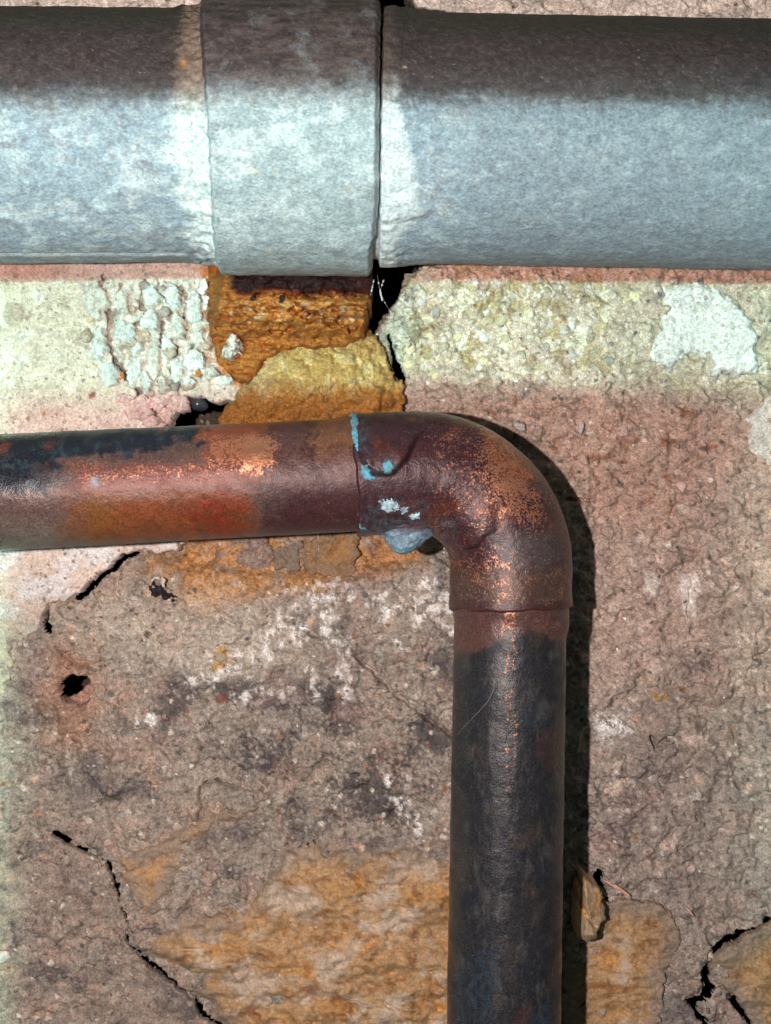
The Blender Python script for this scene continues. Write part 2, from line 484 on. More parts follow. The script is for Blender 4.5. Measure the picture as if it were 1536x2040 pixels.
    c, h = scatter_grains(u, v, c, 23, 82, 0.30, 3.6, [ap(206, 190, 178), ap(120, 80, 62), ap(92, 82, 78), ap(188, 168, 152)], h, 0.12)
    # pits
    p1, p2, pid = worley(u / 62, v / 62, 84)
    h -= 0.9 * (pid < 0.4) * sm(0.075 + 0.05 * pid, 0.03, p1 + 0.02 * spk) * sm(1040, 1120, v)
    # relief of the setting
    h -= 2.4 * mask(RECESS, u, v, 16, 10, 40, 91)
    op = np.zeros(u.shape)
    for m in (mask(CREVICE, u, v, 5, 7, 22, 92), mask(CAV_R, u, v, 8, 9, 30, 93), mask(CAV_L, u, v, 9, 8, 30, 94),
              mask(V(768,665, 776,690, 785,745, 800,765, 808,766, 806,748, 788,715, 776,668), u, v, 4, 3, 20, 95),
              line(V(92,1206, 96,1236, 106,1256), u, v, 6, 5, 18),
              line(CRACK_LL, u, v, 5.2, 7, 16) * (0.55 + 0.45 * sm(-0.5, 0.0, fbm(u / 40, v / 40, 3, 98))),
              line(CRACK_LL + V(-4, 2), u, v, 5.2, 7, 16) * (0.55 + 0.45 * sm(-0.5, 0.0, fbm(u / 40, v / 40, 3, 98))), line(CRACK_LR + V(7, 3), u, v, 7, 8, 18), line(CRACK_LR3 + V(10, 4), u, v, 8, 6, 20),
              line(CRACK_LR, u, v, 7, 8, 18), line(CRACK_LR2, u, v, 6, 6, 18), line(CRACK_LR3, u, v, 7, 6, 18),
              line(V(1195,1735, 1188,1752, 1195,1762), u, v, 7, 4, 14), line(V(1208,1790, 1216,1820, 1205,1850), u, v, 5),
              line(V(1190,1872, 1203,1890, 1208,1925, 1192,1945), u, v, 5.5), 
              mask(V(735,-30, 795,-20, 815,20, 822,48, 735,50), u, v, 6, 8, 24, 99),
              line(V(120,1660, 132,1676), u, v, 8, 4, 14)):
        op = np.maximum(op, m)
    for m, dd in ((line(V(118,1290, 135,1310, 160,1322, 200,1330), u, v, 5), 1.6), (line(V(568,1236, 600,1252, 640,1272), u, v, 4), 2.2),
                  (line(V(705,1306, 745,1340, 790,1385, 850,1430, 905,1470), u, v, 4), 1.8), (line(V(860,1100, 900,1130), u, v, 5), 0.9),
                  (line(V(1310,1475, 1345,1460), u, v, 4), 2.0), (line(V(1295,1465, 1306,1490), u, v, 4), 2.2), (line(V(412,1560, 432,1556), u, v, 5, 4, 14), 2.4), (line(V(1130,995, 1180,997), u, v, 4, 6, 14), 2.0), (line(V(400,1570, 405,1600, 400,1640), u, v, 5), 2.4), (line(V(432,1556, 470,1570), u, v, 5), 2.2),
                  (line(V(240,1150, 238,1180, 250,1205, 290,1225), u, v, 3), 1.2), (line(V(1375,1140, 1370,1230), u, v, 3), 0.8), (line(V(430,560 + 640, 445,1230, 470,1245), u, v, 3), 1.0)):
        h -= dd * m
    h -= 1.1 * sm(0.03, 0.42, op)
    # a ridge right of the vertical pipe and stepped stone at the foot
    h += 0.8 * mask(V(240,1080, 300,1090, 280,1200, 200,1260, 110,1260, 100,1215, 170,1195), u, v, 25, 15, 50, 96)
    # drilled hole, half filled with rubble
    d = np.hypot(u - HOLE[0], (v - HOLE[1]) * 1.05) + 3 * fbm(u / 14, v / 14, 3, 97)
    hole = sm(35, 30, d)
    fillm = sm(-4, 2, 0.75 * (u - HOLE[0] + 2) + (v - HOLE[1]) - 4 + 10 * finen)
    hh = -2.6 + 0.9 * blot + 0.5 * spk - 2.0 * (1 - fillm)
    h = h * (1 - hole) + hh * hole
    op = np.maximum(op, hole * (1 - fillm))
    c = mix(c, ap(150, 112, 98), 0.7 * hole)
    c = mix(c, ap(70, 50, 40), 0.8 * mask(CAV_R, u, v, 10, 7, 30, 93))
    h = np.clip(h, -34, 6)
    c = c * 1.08
    return h, c, op

def axis_pts(lim, step, far):
    core = np.arange(-lim, lim + step, step)
    out = [lim]; s = step
    while out[-1] < far:
        s *= 1.22; out.append(out[-1] + s)
    ext = np.array(out[1:])
    return np.concatenate([-ext[::-1], core, ext])

xs = axis_pts(63.0, 0.185, 260.0)
zs = axis_pts(82.0, 0.185, 280.0)[::-1]
X, Z = np.meshgrid(xs, zs)
Uw = 768 + X * F / D; Vw = 1020 - Z * F / D
Hw, Cw, Ow = wall_eval(Uw, Vw)
wf = gridfaces(len(xs), len(zs))
wf = wf[Ow.reshape(-1)[wf].max(1) < 0.74]            # cracks and holes are open right through the skin
wall = finish("wall", np.stack([X, -Hw, Z], -1).reshape(-1, 3), wf, ROCK, None, Cw.reshape(-1, 3))
cu_, cv_ = np.meshgrid(np.linspace(-150, 150, 60), np.linspace(180, -180, 72))
core_h = -24 + 5 * fbm(cu_ / 20, cv_ / 20, 4, 99)
core = finish("dark_backing", np.stack([cu_, -core_h, cv_], -1).reshape(-1, 3), gridfaces(60, 72), ROCK, wall, np.zeros((60 * 72, 3)) + ap(70, 56, 48))  # dark backing sheet added so the open cracks and holes read black
wall["kind"] = "structure"
wall["label"] = "rough old mortar and stone wall with pale bloom, soot and cracks"

def wall_h(u, v):
    i = np.clip(np.searchsorted(xs, (u - 768) * D / F), 0, len(xs) - 1)
    j = np.clip(np.searchsorted(-zs, -(1020 - v) * D / F), 0, len(zs) - 1)
    return np.where(Ow[max(0, int(np.ravel(j)[0]) - 3):int(np.ravel(j)[0]) + 4, max(0, int(np.ravel(i)[0]) - 3):int(np.ravel(i)[0]) + 4].max() > 0.05, -9.0, Hw[j, i])

def patch(name, poly, hfun, cfun, material, parent, step=2.6, amp=6, freq=22, seed=200, skirt=3.0, rim=4.0, drop=0.4):
    """a slab of stone or plaster: ragged outline, relief on its face, sides going back into the wall"""
    poly = np.asarray(poly, float)
    u0, v0 = poly.min(0) - amp - step * 2; u1, v1 = poly.max(0) + amp + step * 2
    us = np.arange(u0, u1 + step, step); vs = np.arange(v0, v1 + step, step)
    U, W = np.meshgrid(us, vs)
    uu, vv = warp(U, W, amp, freq, seed)
    sd = seg_dist(poly, uu, vv, True)
    gy, gx = np.gradient(sd, step)
    gl = np.maximum(np.hypot(gx, gy), 0.3)
    keepv = sd < step * 0.75
    q = keepv[:-1, :-1] & keepv[1:, :-1] & keepv[1:, 1:] & keepv[:-1, 1:]
    near = np.abs(sd) < step * 0.75
    U = np.where(near, U - sd * gx / gl ** 2, U); W = np.where(near, W - sd * gy / gl ** 2, W)
    H = hfun(U, W, sd) - drop * sm(-rim, 0, sd) ** 1.5
    Cc = cfun(U, W, sd)
    pts = P(U, W, H)
    nv, nu = U.shape
    fa = gridfaces(nu, nv).reshape(nv - 1, nu - 1, 4)[q]
    used = np.unique(fa); remap = np.full(nu * nv, -1); remap[used] = np.arange(len(used))
    fa = remap[fa]
    verts = pts.reshape(-1, 3)[used]; cols = Cc.reshape(-1, 3)[used]
    # skirt
    e = np.concatenate([fa[:, [0, 1]], fa[:, [1, 2]], fa[:, [2, 3]], fa[:, [3, 0]]])
    key = e[:, 0].astype(np.int64) * 10_000_000 + e[:, 1]
    rev = e[:, 1].astype(np.int64) * 10_000_000 + e[:, 0]
    be = e[~np.isin(key, rev)]
    bv = np.unique(be); m2 = np.full(len(verts), -1); m2[bv] = np.arange(len(bv)) + len(verts)
    back = verts[bv].copy(); back[:, 1] += skirt
    sides = np.stack([be[:, 1], be[:, 0], m2[be[:, 0]], m2[be[:, 1]]], -1)
    verts = np.concatenate([verts, back]); cols = np.concatenate([cols, cols[bv]])
    return finish(name, verts, np.concatenate([fa, sides]), material, parent, cols)

# ---- left plaster skin
PL = V(-200,500, 418,500, 424,560, 418,640, 424,700, 470,745, 485,772, 470,800, 430,800, 400,792, 372,788, 365,806, 345,830, 322,862, 330,900, 372,1052, 368,1080, 345,1098, 318,1104, 292,1090, 245,1104, 205,1136, 155,1180, 128,1198, 96,1202, 84,1236, 60,1300, -10,1420, -200,1460)
CR = [V(203,550, 207,600, 224,640, 214,682, 232,722, 262,765, 298,800, 316,838),
      V(240,568, 246,606, 228,628, 222,650), V(286,556, 281,612, 290,628, 272,646, 262,684),
      V(326,640, 320,690, 314,742, 322,764), V(352,694, 345,738, 340,760), V(386,690, 380,735),
      V(330,590, 345,612, 340,640, 320,655), V(246,735, 262,770), V(360,570, 372,600, 366,640)]

def plaster_crumb(u, v):
    return mask(V(165,555, 300,550, 425,560, 430,690, 480,740, 490,790, 400,800, 320,800, 250,770, 205,720, 185,650), u, v, 22, 16, 50, 211)

def pl_h(u, v, sd):
    m = plaster_crumb(u, v)
    base = 3.0 + 0.5 * fbm(u / 260, v / 260, 3, 212) + 0.22 * fbm(u / 40, v / 40, 4, 213) + 0.07 * fbm(u / 9, v / 9, 3, 214)
    uw = u + 26 * fbm(u / 70, v / 80, 4, 215)
    q = np.floor((uw - 170) / 36.0)
    fr = (uw - 170) / 36.0 - q
    stepd = 3.6 - 0.22 * q + 0.8 * np.sin(q * 12.9) - 1.0 * (fr - 0.3) ** 2
    rough = 1.2 * fbm(u / 36, v / 30, 4, 216) + 0.9 * ridged(u / 30, v / 46, 4, 217) + 0.2 * fbm(u / 9, v / 9, 3, 218)
    crum = stepd + rough
    h = base * (1 - m) + (crum - 1.1) * m
    for k, c in enumerate(CR):
        h = h - (8.0 if k in (0, 2, 3) else 2.6) * line(c, u, v, 3.6 if k else 4.6, 9, 14, 220 + k)
    # bumps and pits of the sound part
    f1, f2, cid = worley(u / 44, v / 44, 231)
    h -= (1 - m) * 0.5 * (cid < 0.3) * sm(0.14, 0.04, f1)
    h += 0.35 * (1 - m) * sm(24, 18, np.hypot(u - 26, v - 625))
    # sunken lip towards the lower right
    h -= 1.2 * sm(780, 860, v) * sm(250, 340, u) * sm(1000, 900, v)
    # the skin thins out where it merges with the stone below
    h -= 2.8 * sm(1180, 1330, v)
    return h

def pl_c(u, v, sd):
    m = plaster_crumb(u, v)
    b = fbm(u / 50, v / 50, 5, 232, 0.62); s = fbm(u / 12, v / 12, 3, 233)
    c = np.zeros(u.shape + (3,)) + np.array([0.66, 0.60, 0.47])
    c = mix(c, (0.76, 0.73, 0.63), sm(0.05, 0.5, b))
    c = mix(c, (0.44, 0.36, 0.26), 0.75 * sm(0.1, 0.55, fbm(u / 28, v / 28, 5, 234, 0.6)))
    c = mix(c, (0.66, 0.64, 0.57), m * 0.85)
    c = mix(c, (0.52, 0.47, 0.37), m * 0.8 * sm(0.15, 0.45, fbm(u / 30 + 4, v / 26, 4, 235)))
    lowp = sm(760, 840, v + 20 * b)
    c = mix(c, ap(214, 182, 168), 0.85 * lowp)  # lower plaster pinker: the flash-only tint is put into the colour
    c = mix(c, ap(182, 138, 120), lowp * 0.5 * sm(0.1, 0.5, b + 0.3 * s))
    c = mix(c, ap(232, 206, 198), lowp * 0.85 * sm(-0.1, 0.3, fbm(u / 80 + 3, v / 60, 4, 236)) * sm(1000, 1060, v))
    up = sm(565, 545, v)
    c = mix(c, ap(180, 142, 132), 0.7 * up)
    c = mix(c, ap(164, 100, 86), 0.5 * up * sm(190, 60, u))
    # rust washed down beside the bracket
    mr = mask(V(405,500, 440,500, 440,700, 530,760, 500,800, 470,770, 430,720, 408,640), u, v, 10, 9, 30, 237)
    c = mix(c, ap(178, 104, 52), mr * 0.95)
    mr2 = sm(0.25, 0.5, fbm(u / 16, v / 16, 4, 238)) * sm(360, 410, u) * sm(800, 740, v)
    c = mix(c, ap(196, 130, 72), 0.7 * mr2)
    c = scatter_grains(u, v, c, 30, 240, 0.3, 3.4, [(0.22, 0.12, 0.08), (0.30, 0.28, 0.26), (0.42, 0.30, 0.18)])
    c = scatter_grains(u, v, c, 13, 243, 0.38, 1.7, [(0.26, 0.22, 0.17), (0.40, 0.33, 0.24), (0.20, 0.19, 0.18)])
    c = mix(c, (0.46, 0.38, 0.29), 0.7 * sm(26, 20, np.hypot(u - 26, v - 625) + 5 * b))
    c = mix(c, (0.76, 0.76, 0.72), 0.6 * mask(V(5,660, 50,655, 58,690, 40,725, 10,715), u, v, 12, 18, 26, 244) * sm(-0.3, 0.3, b))
    c = mix(c, (0.44, 0.37, 0.28), 0.55 * mask(V(90,590, 160,580, 180,680, 140,720, 100,660), u, v, 30, 20, 40, 245) * sm(-0.2, 0.4, b + 0.3 * s))
    c = mix(c, ap(120, 62, 44), 0.9 * mask(V(176,784, 190,780, 190,792, 178,796), u, v, 3, 3, 10, 241))
    fade = sm(1150, 1290, v + 30 * b)
    c = mix(c, ap(150, 132, 112), 0.75 * fade)
    return c

plaster = patch("plaster_skin", PL, pl_h, pl_c, PLAST, wall, 2.5, 7, 24, 250, skirt=3.2, rim=5, drop=0.5)
plaster["label"] = "cream lime plaster skin, crumbling at its right edge"

# ---- ochre stones and slabs set in the mortar
def stone_h(base, a1, a2, seed, sx=90, sy=55):
    def f(u, v, sd):
        return base + a1 * fbm(u / sx, v / sy, 5, seed, 0.55) + a2 * ridged(u / (sx * 0.7), v / (sy * 0.7), 3, seed + 1) + 0.10 * fbm(u / 12, v / 12, 3, seed + 2) - 1.2 * sm(0.86, 0.98, ridged(u / 90 + 0.3 * fbm(u / 40, v / 40, 3, seed + 8), v / 70, 3, seed + 6))
    return f

def ochre_c(seed, grey=0.25, dim=1.0):
    def f(u, v, sd):
        wu, wv = warp(u, v, 22, 70, seed + 7, 3)
        b = fbm(wu / 95, wv / 70, 5, seed, 0.58); s = fbm(wu / 42, wv / 32, 5, seed + 1, 0.6)
        c = np.zeros(u.shape + (3,)) + ap(168, 130, 94)
        c = mix(c, ap(180, 128, 76), sm(0.0, 0.5, b))
        c = mix(c, ap(142, 94, 56), 0.8 * sm(0.1, 0.5, s))
        c = mix(c, ap(120, 78, 48), 0.7 * sm(0.2, 0.55, fbm(u / 50 + 5, v / 30, 5, seed + 2, 0.6)))
        c = mix(c, ap(180, 156, 136), sm(0.1, 0.5, fbm(u / 120 + 2, v / 80, 5, seed + 3, 0.62) + grey - 0.15) * 0.85)
        c = mix(c, ap(112, 70, 42), 0.65 * sm(0.3, 0.6, fbm(wu / 44 + 9, wv / 28, 4, seed + 4, 0.6)))
        c = mix(c, ap(84, 56, 40), 0.5 * sm(0.9, 0.98, ridged(wu / 80, wv / 64, 3, seed + 5)))
        c = mix(c, ap(142, 120, 105), 0.95 * sm(-62, -6, sd + 40 * b + 22 * s))
        return c * dim
    return f

patch("ochre_stone", V(410,1592, 432,1606, 500,1602, 520,1612, 480,1640, 440,1650, 415,1672, 372,1690, 372,1730, 350,1775, 330,1810, 300,1840, 280,1850, 262,1830, 246,1780, 226,1710, 262,1690, 300,1672, 350,1652, 372,1630, 395,1620),
      stone_h(1.2, 1.0, 0.9, 301), ochre_c(302, 0.06), OCHRE, wall, 2.6, 10, 25, 303, rim=26, drop=1.6)
patch("ochre_stone", V(560,1690, 620,1684, 760,1680, 860,1690, 960,1700, 960,2130, 560,2140, 470,2080, 410,2010, 380,1968, 345,1940, 300,1905, 275,1880, 300,1850, 350,1840, 390,1820, 480,1790, 520,1740),
      stone_h(1.5, 2.1, 1.8, 311, 110, 76), ochre_c(312, 0.30), OCHRE, wall, 3, 16, 40, 313, rim=46, drop=2.3)
patch("ochre_stone", V(1130,1862, 1185,1815, 1200,1798, 1260,1790, 1310,1800, 1345,1828, 1358,1870, 1345,1905, 1325,1940, 1322,2000, 1300,2120, 1130,2130, 1120,1960),
      stone_h(1.0, 1.1, 0.9, 321), ochre_c(322, 0.12, 0.95), OCHRE, wall, 2.6, 10, 20, 323)
patch("ochre_stone", V(1445,1890, 1500,1858, 1545,1836, 1660,1800, 1660,2140, 1545,2110, 1500,2040, 1478,2000, 1455,1975, 1425,1960, 1415,1930, 1425,1905),
      stone_h(0.6, 1.4, 1.1, 331), ochre_c(332, 0.1, 0.9), OCHRE, wall, 2.6, 8, 18, 333, skirt=1.2)
patch("ochre_stone", V(600,1085, 640,1062, 712,1058, 716,1100, 706,1140, 690,1152, 640,1148, 610,1140, 598,1118),
      stone_h(-0.9, 0.9, 0.8, 341, 50, 36), lambda u, v, sd: ochre_c(342, 0.02)(u, v, sd) * np.array([0.85, 0.72, 0.55]), OCHRE, wall, 2.6, 12, 18, 343)
patch("ochre_stone", V(548,1092, 598,1080, 600,1140, 560,1142, 545,1125),
      stone_h(-1.2, 0.9, 0.8, 345, 44, 36), ochre_c(346, 0.1, 0.7), OCHRE, wall, 2.6, 11, 18, 347)

def grey_c(r, g, b, seed):
    def f(u, v, sd):
        n = fbm(u / 50, v / 40, 5, seed, 0.62)
        c = np.zeros(u.shape + (3,)) + ap(r, g, b)
        c = mix(c, ap(r * 0.8, g * 0.78, b * 0.78), sm(0.0, 0.5, n))
        c = mix(c, ap(min(r * 1.15, 255), g * 1.12, b * 1.1), sm(0.1, 0.5, fbm(u / 30 + 3, v / 30, 4, seed + 1)))
        return scatter_grains(u, v, c, 28, seed + 2, 0.35, 4, [ap(200, 184, 172), ap(110, 72, 58), ap(90, 82, 80)])
    return f
patch("grey_stone", V(428,1082, 470,1070, 530,1068, 546,1090, 545,1122, 520,1138, 470,1128, 430,1110),
      stone_h(-1.2, 0.9, 0.7, 351, 50, 40), grey_c(132, 108, 96, 352), ROCK, wall, 2.6, 11, 18, 353)
# lower-left slab behind the long crack
SL = V(-200,1500, -40,1560, 60,1640, 108,1668, 128,1680, 160,1697, 190,1709, 209,1716, 222,1750, 234,1793, 250,1832, 255,1850, 247,1872, 268,1897, 285,1918, 322,1945, 352,1970, 386,1997, 398,2026, 460,2066, 530,2130, 400,2200, -200,2200)
def slab_c(u, v, sd):
    c = grey_c(138, 118, 106, 362)(u, v, sd)
    n = fbm(u / 90, v / 90, 4, 366)
    c = mix(c, ap(160, 140, 124), 0.6 * sm(0, 0.5, n) * sm(140, 30, u))
    c = mix(c, ap(90, 80, 78), 0.7 * mask(V(300,1930, 330,1950, 400,2010, 380,2030, 330,1990), u, v, 14, 10, 25, 365))
    return c
patch("stone_slab", SL, lambda u, v, sd: -0.6 + 2.0 * sm(1560, 1720, v + 0.4 * u) + 0.45 * fbm(u / 60, v / 60, 5, 367, 0.55) + 0.3 * fbm(u / 18, v / 18, 4, 368) + 0.5 * fbm(u / 200, v / 200, 2, 369),
      slab_c, ROCK, wall, 3, 5, 16, 363, skirt=1.0, rim=4, drop=0.3)
# grey mortar wedge by the lower-right crack
patch("mortar_wedge", V(1340,1905, 1362,1888, 1395,1880, 1418,1885, 1405,1920, 1390,1945, 1400,1962, 1390,1978, 1365,1992, 1345,1988, 1330,1965, 1328,1935),
      stone_h(1.4, 0.4, 0.3, 371, 60, 50), grey_c(140, 120, 108, 372), ROCK, wall, 2.8, 5, 20, 373)
patch("mortar_wedge", V(1300,1990, 1340,1980, 1372,2000, 1392,2030, 1400,2120, 1285,2120, 1290,2040),
      stone_h(1.0, 0.4, 0.2, 375, 60, 50), grey_c(126, 112, 106, 376), ROCK, wall, 2.8, 6, 20, 377)
# white lime crusts on the right
def lime_c(seed):
    def f(u, v, sd):
        n = fbm(u / 24, v / 24, 5, seed, 0.65)
        c = np.zeros(u.shape + (3,)) + np.array([0.74, 0.71, 0.67])
        c = mix(c, (0.50, 0.45, 0.38), 0.8 * sm(0.22, 0.5, n))
        return scatter_grains(u, v, c, 17, seed + 1, 0.3, 2.4, [(0.35, 0.30, 0.24), (0.5, 0.44, 0.36)])
    return f
patch("lime_crust", V(1302,582, 1330,570, 1362,566, 1398,560, 1412,570, 1450,590, 1478,612, 1492,640, 1512,668, 1504,690, 1516,724, 1500,742, 1470,748, 1450,734, 1436,752, 1428,756, 1412,748, 1420,714, 1400,700, 1380,705, 1362,700, 1346,735, 1338,742, 1312,728, 1290,712, 1292,680, 1312,660, 1316,640, 1328,618, 1312,600),
      lambda u, v, sd: 1.7 + 0.25 * fbm(u / 40, v / 40, 4, 381) + 0.2 * fbm(u / 12, v / 12, 3, 382) + 0.7 * sm(1380, 1500, u), lime_c(383), PLAST, wall, 2.5, 13, 20, 384, skirt=2.5, rim=9, drop=0.7)
patch("lime_crust", V(1520,792, 1548,785, 1640,780, 1640,990, 1545,950, 1520,915, 1496,905, 1486,870, 1502,850, 1480,836, 1505,815),
      lambda u, v, sd: 1.4 + 0.3 * fbm(u / 40, v / 40, 4, 386) + 0.2 * fbm(u / 12, v / 12, 3, 387), lime_c(388), PLAST, wall, 2.6, 10, 25, 389, skirt=2.5, rim=9, drop=0.7)

# ---- yellow mortar lump that holds the bracket
LUMP = V(520,700, 545,668, 600,655, 720,646, 748,668, 768,700, 776,735, 808,768, 808,812, 800,850, 430,870, 440,830, 458,800, 492,762, 508,725)
def lump_h(u, v, sd):
    b = 3.6 + 3.0 * sm(0, -90, sd) + 0.8 * sm(770, 830, v)
    f1, f2, cid = worley(u / 24, v / 24, 401)
    return b + 1.1 * fbm(u / 60, v / 50, 5, 402, 0.58) + 0.7 * sm(0.7, 0.1, f1) * cid + 0.35 * fbm(u / 10, v / 10, 3, 403) - 0.8 * line(V(770,770, 762,800, 765,840), u, v, 5) - 0.6 * line(V(640,775, 650,800), u, v, 4)
def lump_c(u, v, sd):
    n = fbm(u / 46, v / 40, 5, 404, 0.62)
    f1, f2, cid = worley(u / 24, v / 24, 401)
    c = np.zeros(u.shape + (3,)) + np.array([0.60, 0.45, 0.17])
    c = mix(c, (0.70, 0.60, 0.30), sm(0.5, 0.8, cid))
    c = mix(c, (0.42, 0.28, 0.10), 0.7 * sm(0.05, 0.5, n))
    c = mix(c, (0.66, 0.62, 0.42), 0.6 * sm(570, 500, u))
    c = mix(c, (0.46, 0.22, 0.055), sm(748, 800, v + 26 * n))  # orange foot: partly own colour, partly the missing cool light painted in
    c = mix(c, (0.30, 0.16, 0.07), 0.6 * sm(0.2, 0.55, fbm(u / 40, v / 30, 4, 405)) * sm(740, 790, v))
    c = mix(c, (0.42, 0.21, 0.06), 0.75 * sm(712, 664, v + 26 * n))
    return c * np.array([0.78, 0.70, 0.62])
lump = patch("mortar_lump", LUMP, lump_h, lump_c, RUST, wall, 2.2, 12, 20, 406, skirt=7, rim=5, drop=0.9)
lump["label"] = "ochre yellow mortar lump with an orange foot, part rust and part painted-in shade"

# ---- loose pieces: chips, pebbles
def blob(seed, subdiv=2, rough=0.35, flat=1.0, facet=0.0):
    bm = bmesh.new()
    bmesh.ops.create_icosphere(bm, subdivisions=subdiv, radius=1.0)
    r = random.Random(seed)
    planes = [(Vector((r.gauss(0, 1), r.gauss(0, 1), r.gauss(0, 1))).normalized(), r.uniform(0.6, 0.95)) for _ in range(9)]
    ph = [r.uniform(0, 6.28) for _ in range(9)]
    for vtx in bm.verts:
        p = vtx.co.copy()
        k = 1 + rough * 0.5 * (math.sin(2.1 * p.x + ph[0]) + math.sin(2.7 * p.y + ph[1]) + math.sin(2.4 * p.z + ph[2])) / 1.5
        k += rough * 0.25 * (math.sin(6.1 * p.x + ph[3] + 2 * p.y) + math.sin(5.3 * p.z + ph[4] - 3 * p.x))
        p = p * k
        if facet:
            for n, dd in planes:
                t = p.dot(n) - dd
                if t > 0: p -= n * t * facet
        vtx.co = Vector((p.x, p.y * flat, p.z))
    me = bpy.data.meshes.new("piece")
    bm.to_mesh(me); bm.free()
    return me

def place(name, me, u, v, h, r_px, rot, parent, squash=(1, 1, 1), dep=None):
    o = bpy.data.objects.new(name, me)
    C.objects.link(o)
    p = P(np.float64(u), np.float64(v), np.float64(h))
    o.location = [c * MM for c in p]
    r = r_px / F * (D - h) * MM
    o.scale = (r * squash[0], r * squash[1], r * squash[2])
    o.rotation_euler = rot
    if parent: o.parent = parent
    return o

def flat_mat(name, c, **kw):
    return rock_mat(name, tuple(float(x) for x in c), k=0.0009, **kw)
chipW = flat_mat("white_plaster_chip", (0.74, 0.73, 0.68), speck=0.3, bump=0.9)
chipT = flat_mat("tan_pebble", (0.52, 0.45, 0.34), speck=0.4, bump=0.9)
chipG = flat_mat("grey_pebble", (0.38, 0.36, 0.31), speck=0.4, bump=0.9)
chipY = flat_mat("cream_pebble", (0.70, 0.62, 0.40), speck=0.3, bump=0.9)
chipP = flat_mat("pink_plaster_chip", tuple(ap(190, 150, 140)), speck=0.3, bump=0.9)
chipM = flat_mat("mortar_pebble", tuple(ap(140, 118, 104)), speck=0.4, bump=0.9)
chipO = flat_mat("rusty_chip", tuple(ap(186, 116, 58)), speck=0.4, bump=0.9)

def bank(n, mat, seed0, rough, facet, subdiv=3):
    out = []
    for k in range(n):
        me = blob(seed0 + k, subdiv, rough, 1.0, facet); me.materials.append(mat)
        me.polygons.foreach_set("use_smooth", np.ones(len(me.polygons), bool))
        out.append(me)
    return out
B_W = bank(6, chipW, 10, 0.45, 0.9); B_T = bank(6, chipT, 30, 0.25, 0.7); B_G = bank(4, chipG, 50, 0.3, 0.8)
B_M = bank(5, chipM, 150, 0.35, 0.9); B_Y = bank(5, chipY, 70, 0.3, 0.8); B_P = bank(4, chipP, 90, 0.4, 0.9); B_O = bank(4, chipO, 110, 0.45, 0.9)
R = random.Random(7)
def surf(u, v, fn):
    a = np.array([[float(u)]]); b = np.array([[float(v)]])
    return float(fn(a, b, a * 0 - 40)[0, 0])
# traced tan pebbles among the crumbling plaster
for (u, v, r, bk) in [(258,684,17,B_T), (284,672,19,B_T), (247,612,9,B_T), (262,614,8,B_T), (278,610,12,B_T), (330,622,12,B_G), (338,700,17,B_T), (356,716,13,B_G), (255,705,8,B_T), (263,707,6,B_T),
                      (172,668,13,B_T), (190,676,9,B_G), (178,636,9,B_Y), (325,580,12,B_G), (290,568,9,B_G), (372,764,16,B_T), (350,770,11,B_G), (352,750,10,B_T), (336,762,8,B_G), (240,750,8,B_O), (232,760,6,B_G),
                      (302,782,8,B_P), (388,600,14,B_T), (400,580,10,B_T), (410,690,9,B_T), (352,608,10,B_T)]:
    place("pebble", R.choice(bk), u, v, surf(u, v, pl_h) + r * 0.02, r, (R.uniform(-.5, .5), R.uniform(0, 6), R.uniform(-.5, .5)), wall, (1, 0.75, 0.95))
# thin curled plates of paint and lime lifting off, each raised towards its right edge
def plate(k, uc, vc, w_, h_, cols, name="plaster_flake", lift=1.3, base=1.3, curl=None, par=None):
    r = random.Random(900 + k)
    n = 9; poly = []
    for i in range(n):
        a = 2 * math.pi * i / n
        q = r.uniform(0.55, 1.3)
        poly.append((uc + w_ * q * math.cos(a), vc + h_ * q * math.sin(a)))
    hb = surf(uc, vc, pl_h) + base
    ang = r.uniform(-0.5, 0.35)
    def hf(u, v, sd):
        t = ((u - uc) * math.cos(ang) + (v - vc) * math.sin(ang)) / w_
        return hb + lift * (0.35 * t + 0.4 * np.clip(t, 0, 2) ** 2) + 0.45 * fbm(u / 20, v / 24, 4, 910 + k) + 0.25 * ridged(u / 22, v / 30, 3, 950 + k)
    def cf(u, v, sd):
        nn = fbm(u / 18, v / 18, 5, 990 + k, 0.62)
        c = np.zeros(u.shape + (3,)) + np.asarray(cols[0])
        return mix(c, cols[1], sm(0.0, 0.5, nn) * 0.8)
    return patch(name, poly, hf, cf, PLAST, par or wall, 1.8, 5, 9, 1000 + k, skirt=2.0 + lift, rim=2, drop=0.1)
MINT = ((0.68, 0.75, 0.70), (0.54, 0.53, 0.45)); MINT2 = ((0.66, 0.66, 0.58), (0.45, 0.41, 0.32)); PINK = (tuple(ap(196, 160, 150)), tuple(ap(168, 128, 120)))
k = 0
for (uc, vc, w_, h_) in [(190,600,20,38), (196,690,17,34), (214,745,16,32), (240,600,18,34), (248,660,17,28), (262,740,16,34), (234,700,9,20), (300,590,20,30), (296,640,16,22), (304,720,16,44), (290,760,12,26), (340,590,19,26), (345,650,20,30), (352,735,15,24), (385,610,20,32), (388,665,20,24), (386,715,20,22), (408,590,13,24), (410,740,22,14), (440,758,22,11), (372,758,16,14), (322,768,12,20), (225,640,11,26), (270,690,11,24), (402,642,14,14), (330,690,12,26)]:
    plate(k, uc, vc, w_ * 0.92, h_ * 0.95, MINT if k % 3 else MINT2, lift=R.uniform(0.9, 2.0)); k += 1
for (uc, vc, w_, h_) in [(348,802,25,17), (312,806,22,15), (285,800,20,17), (330,828,17,13), (268,822,26,14), (300,838,20,12), (250,792,22,14)]:
    plate(k, uc, vc, w_, h_, PINK, lift=R.uniform(0.8, 1.6), base=0.7); k += 1
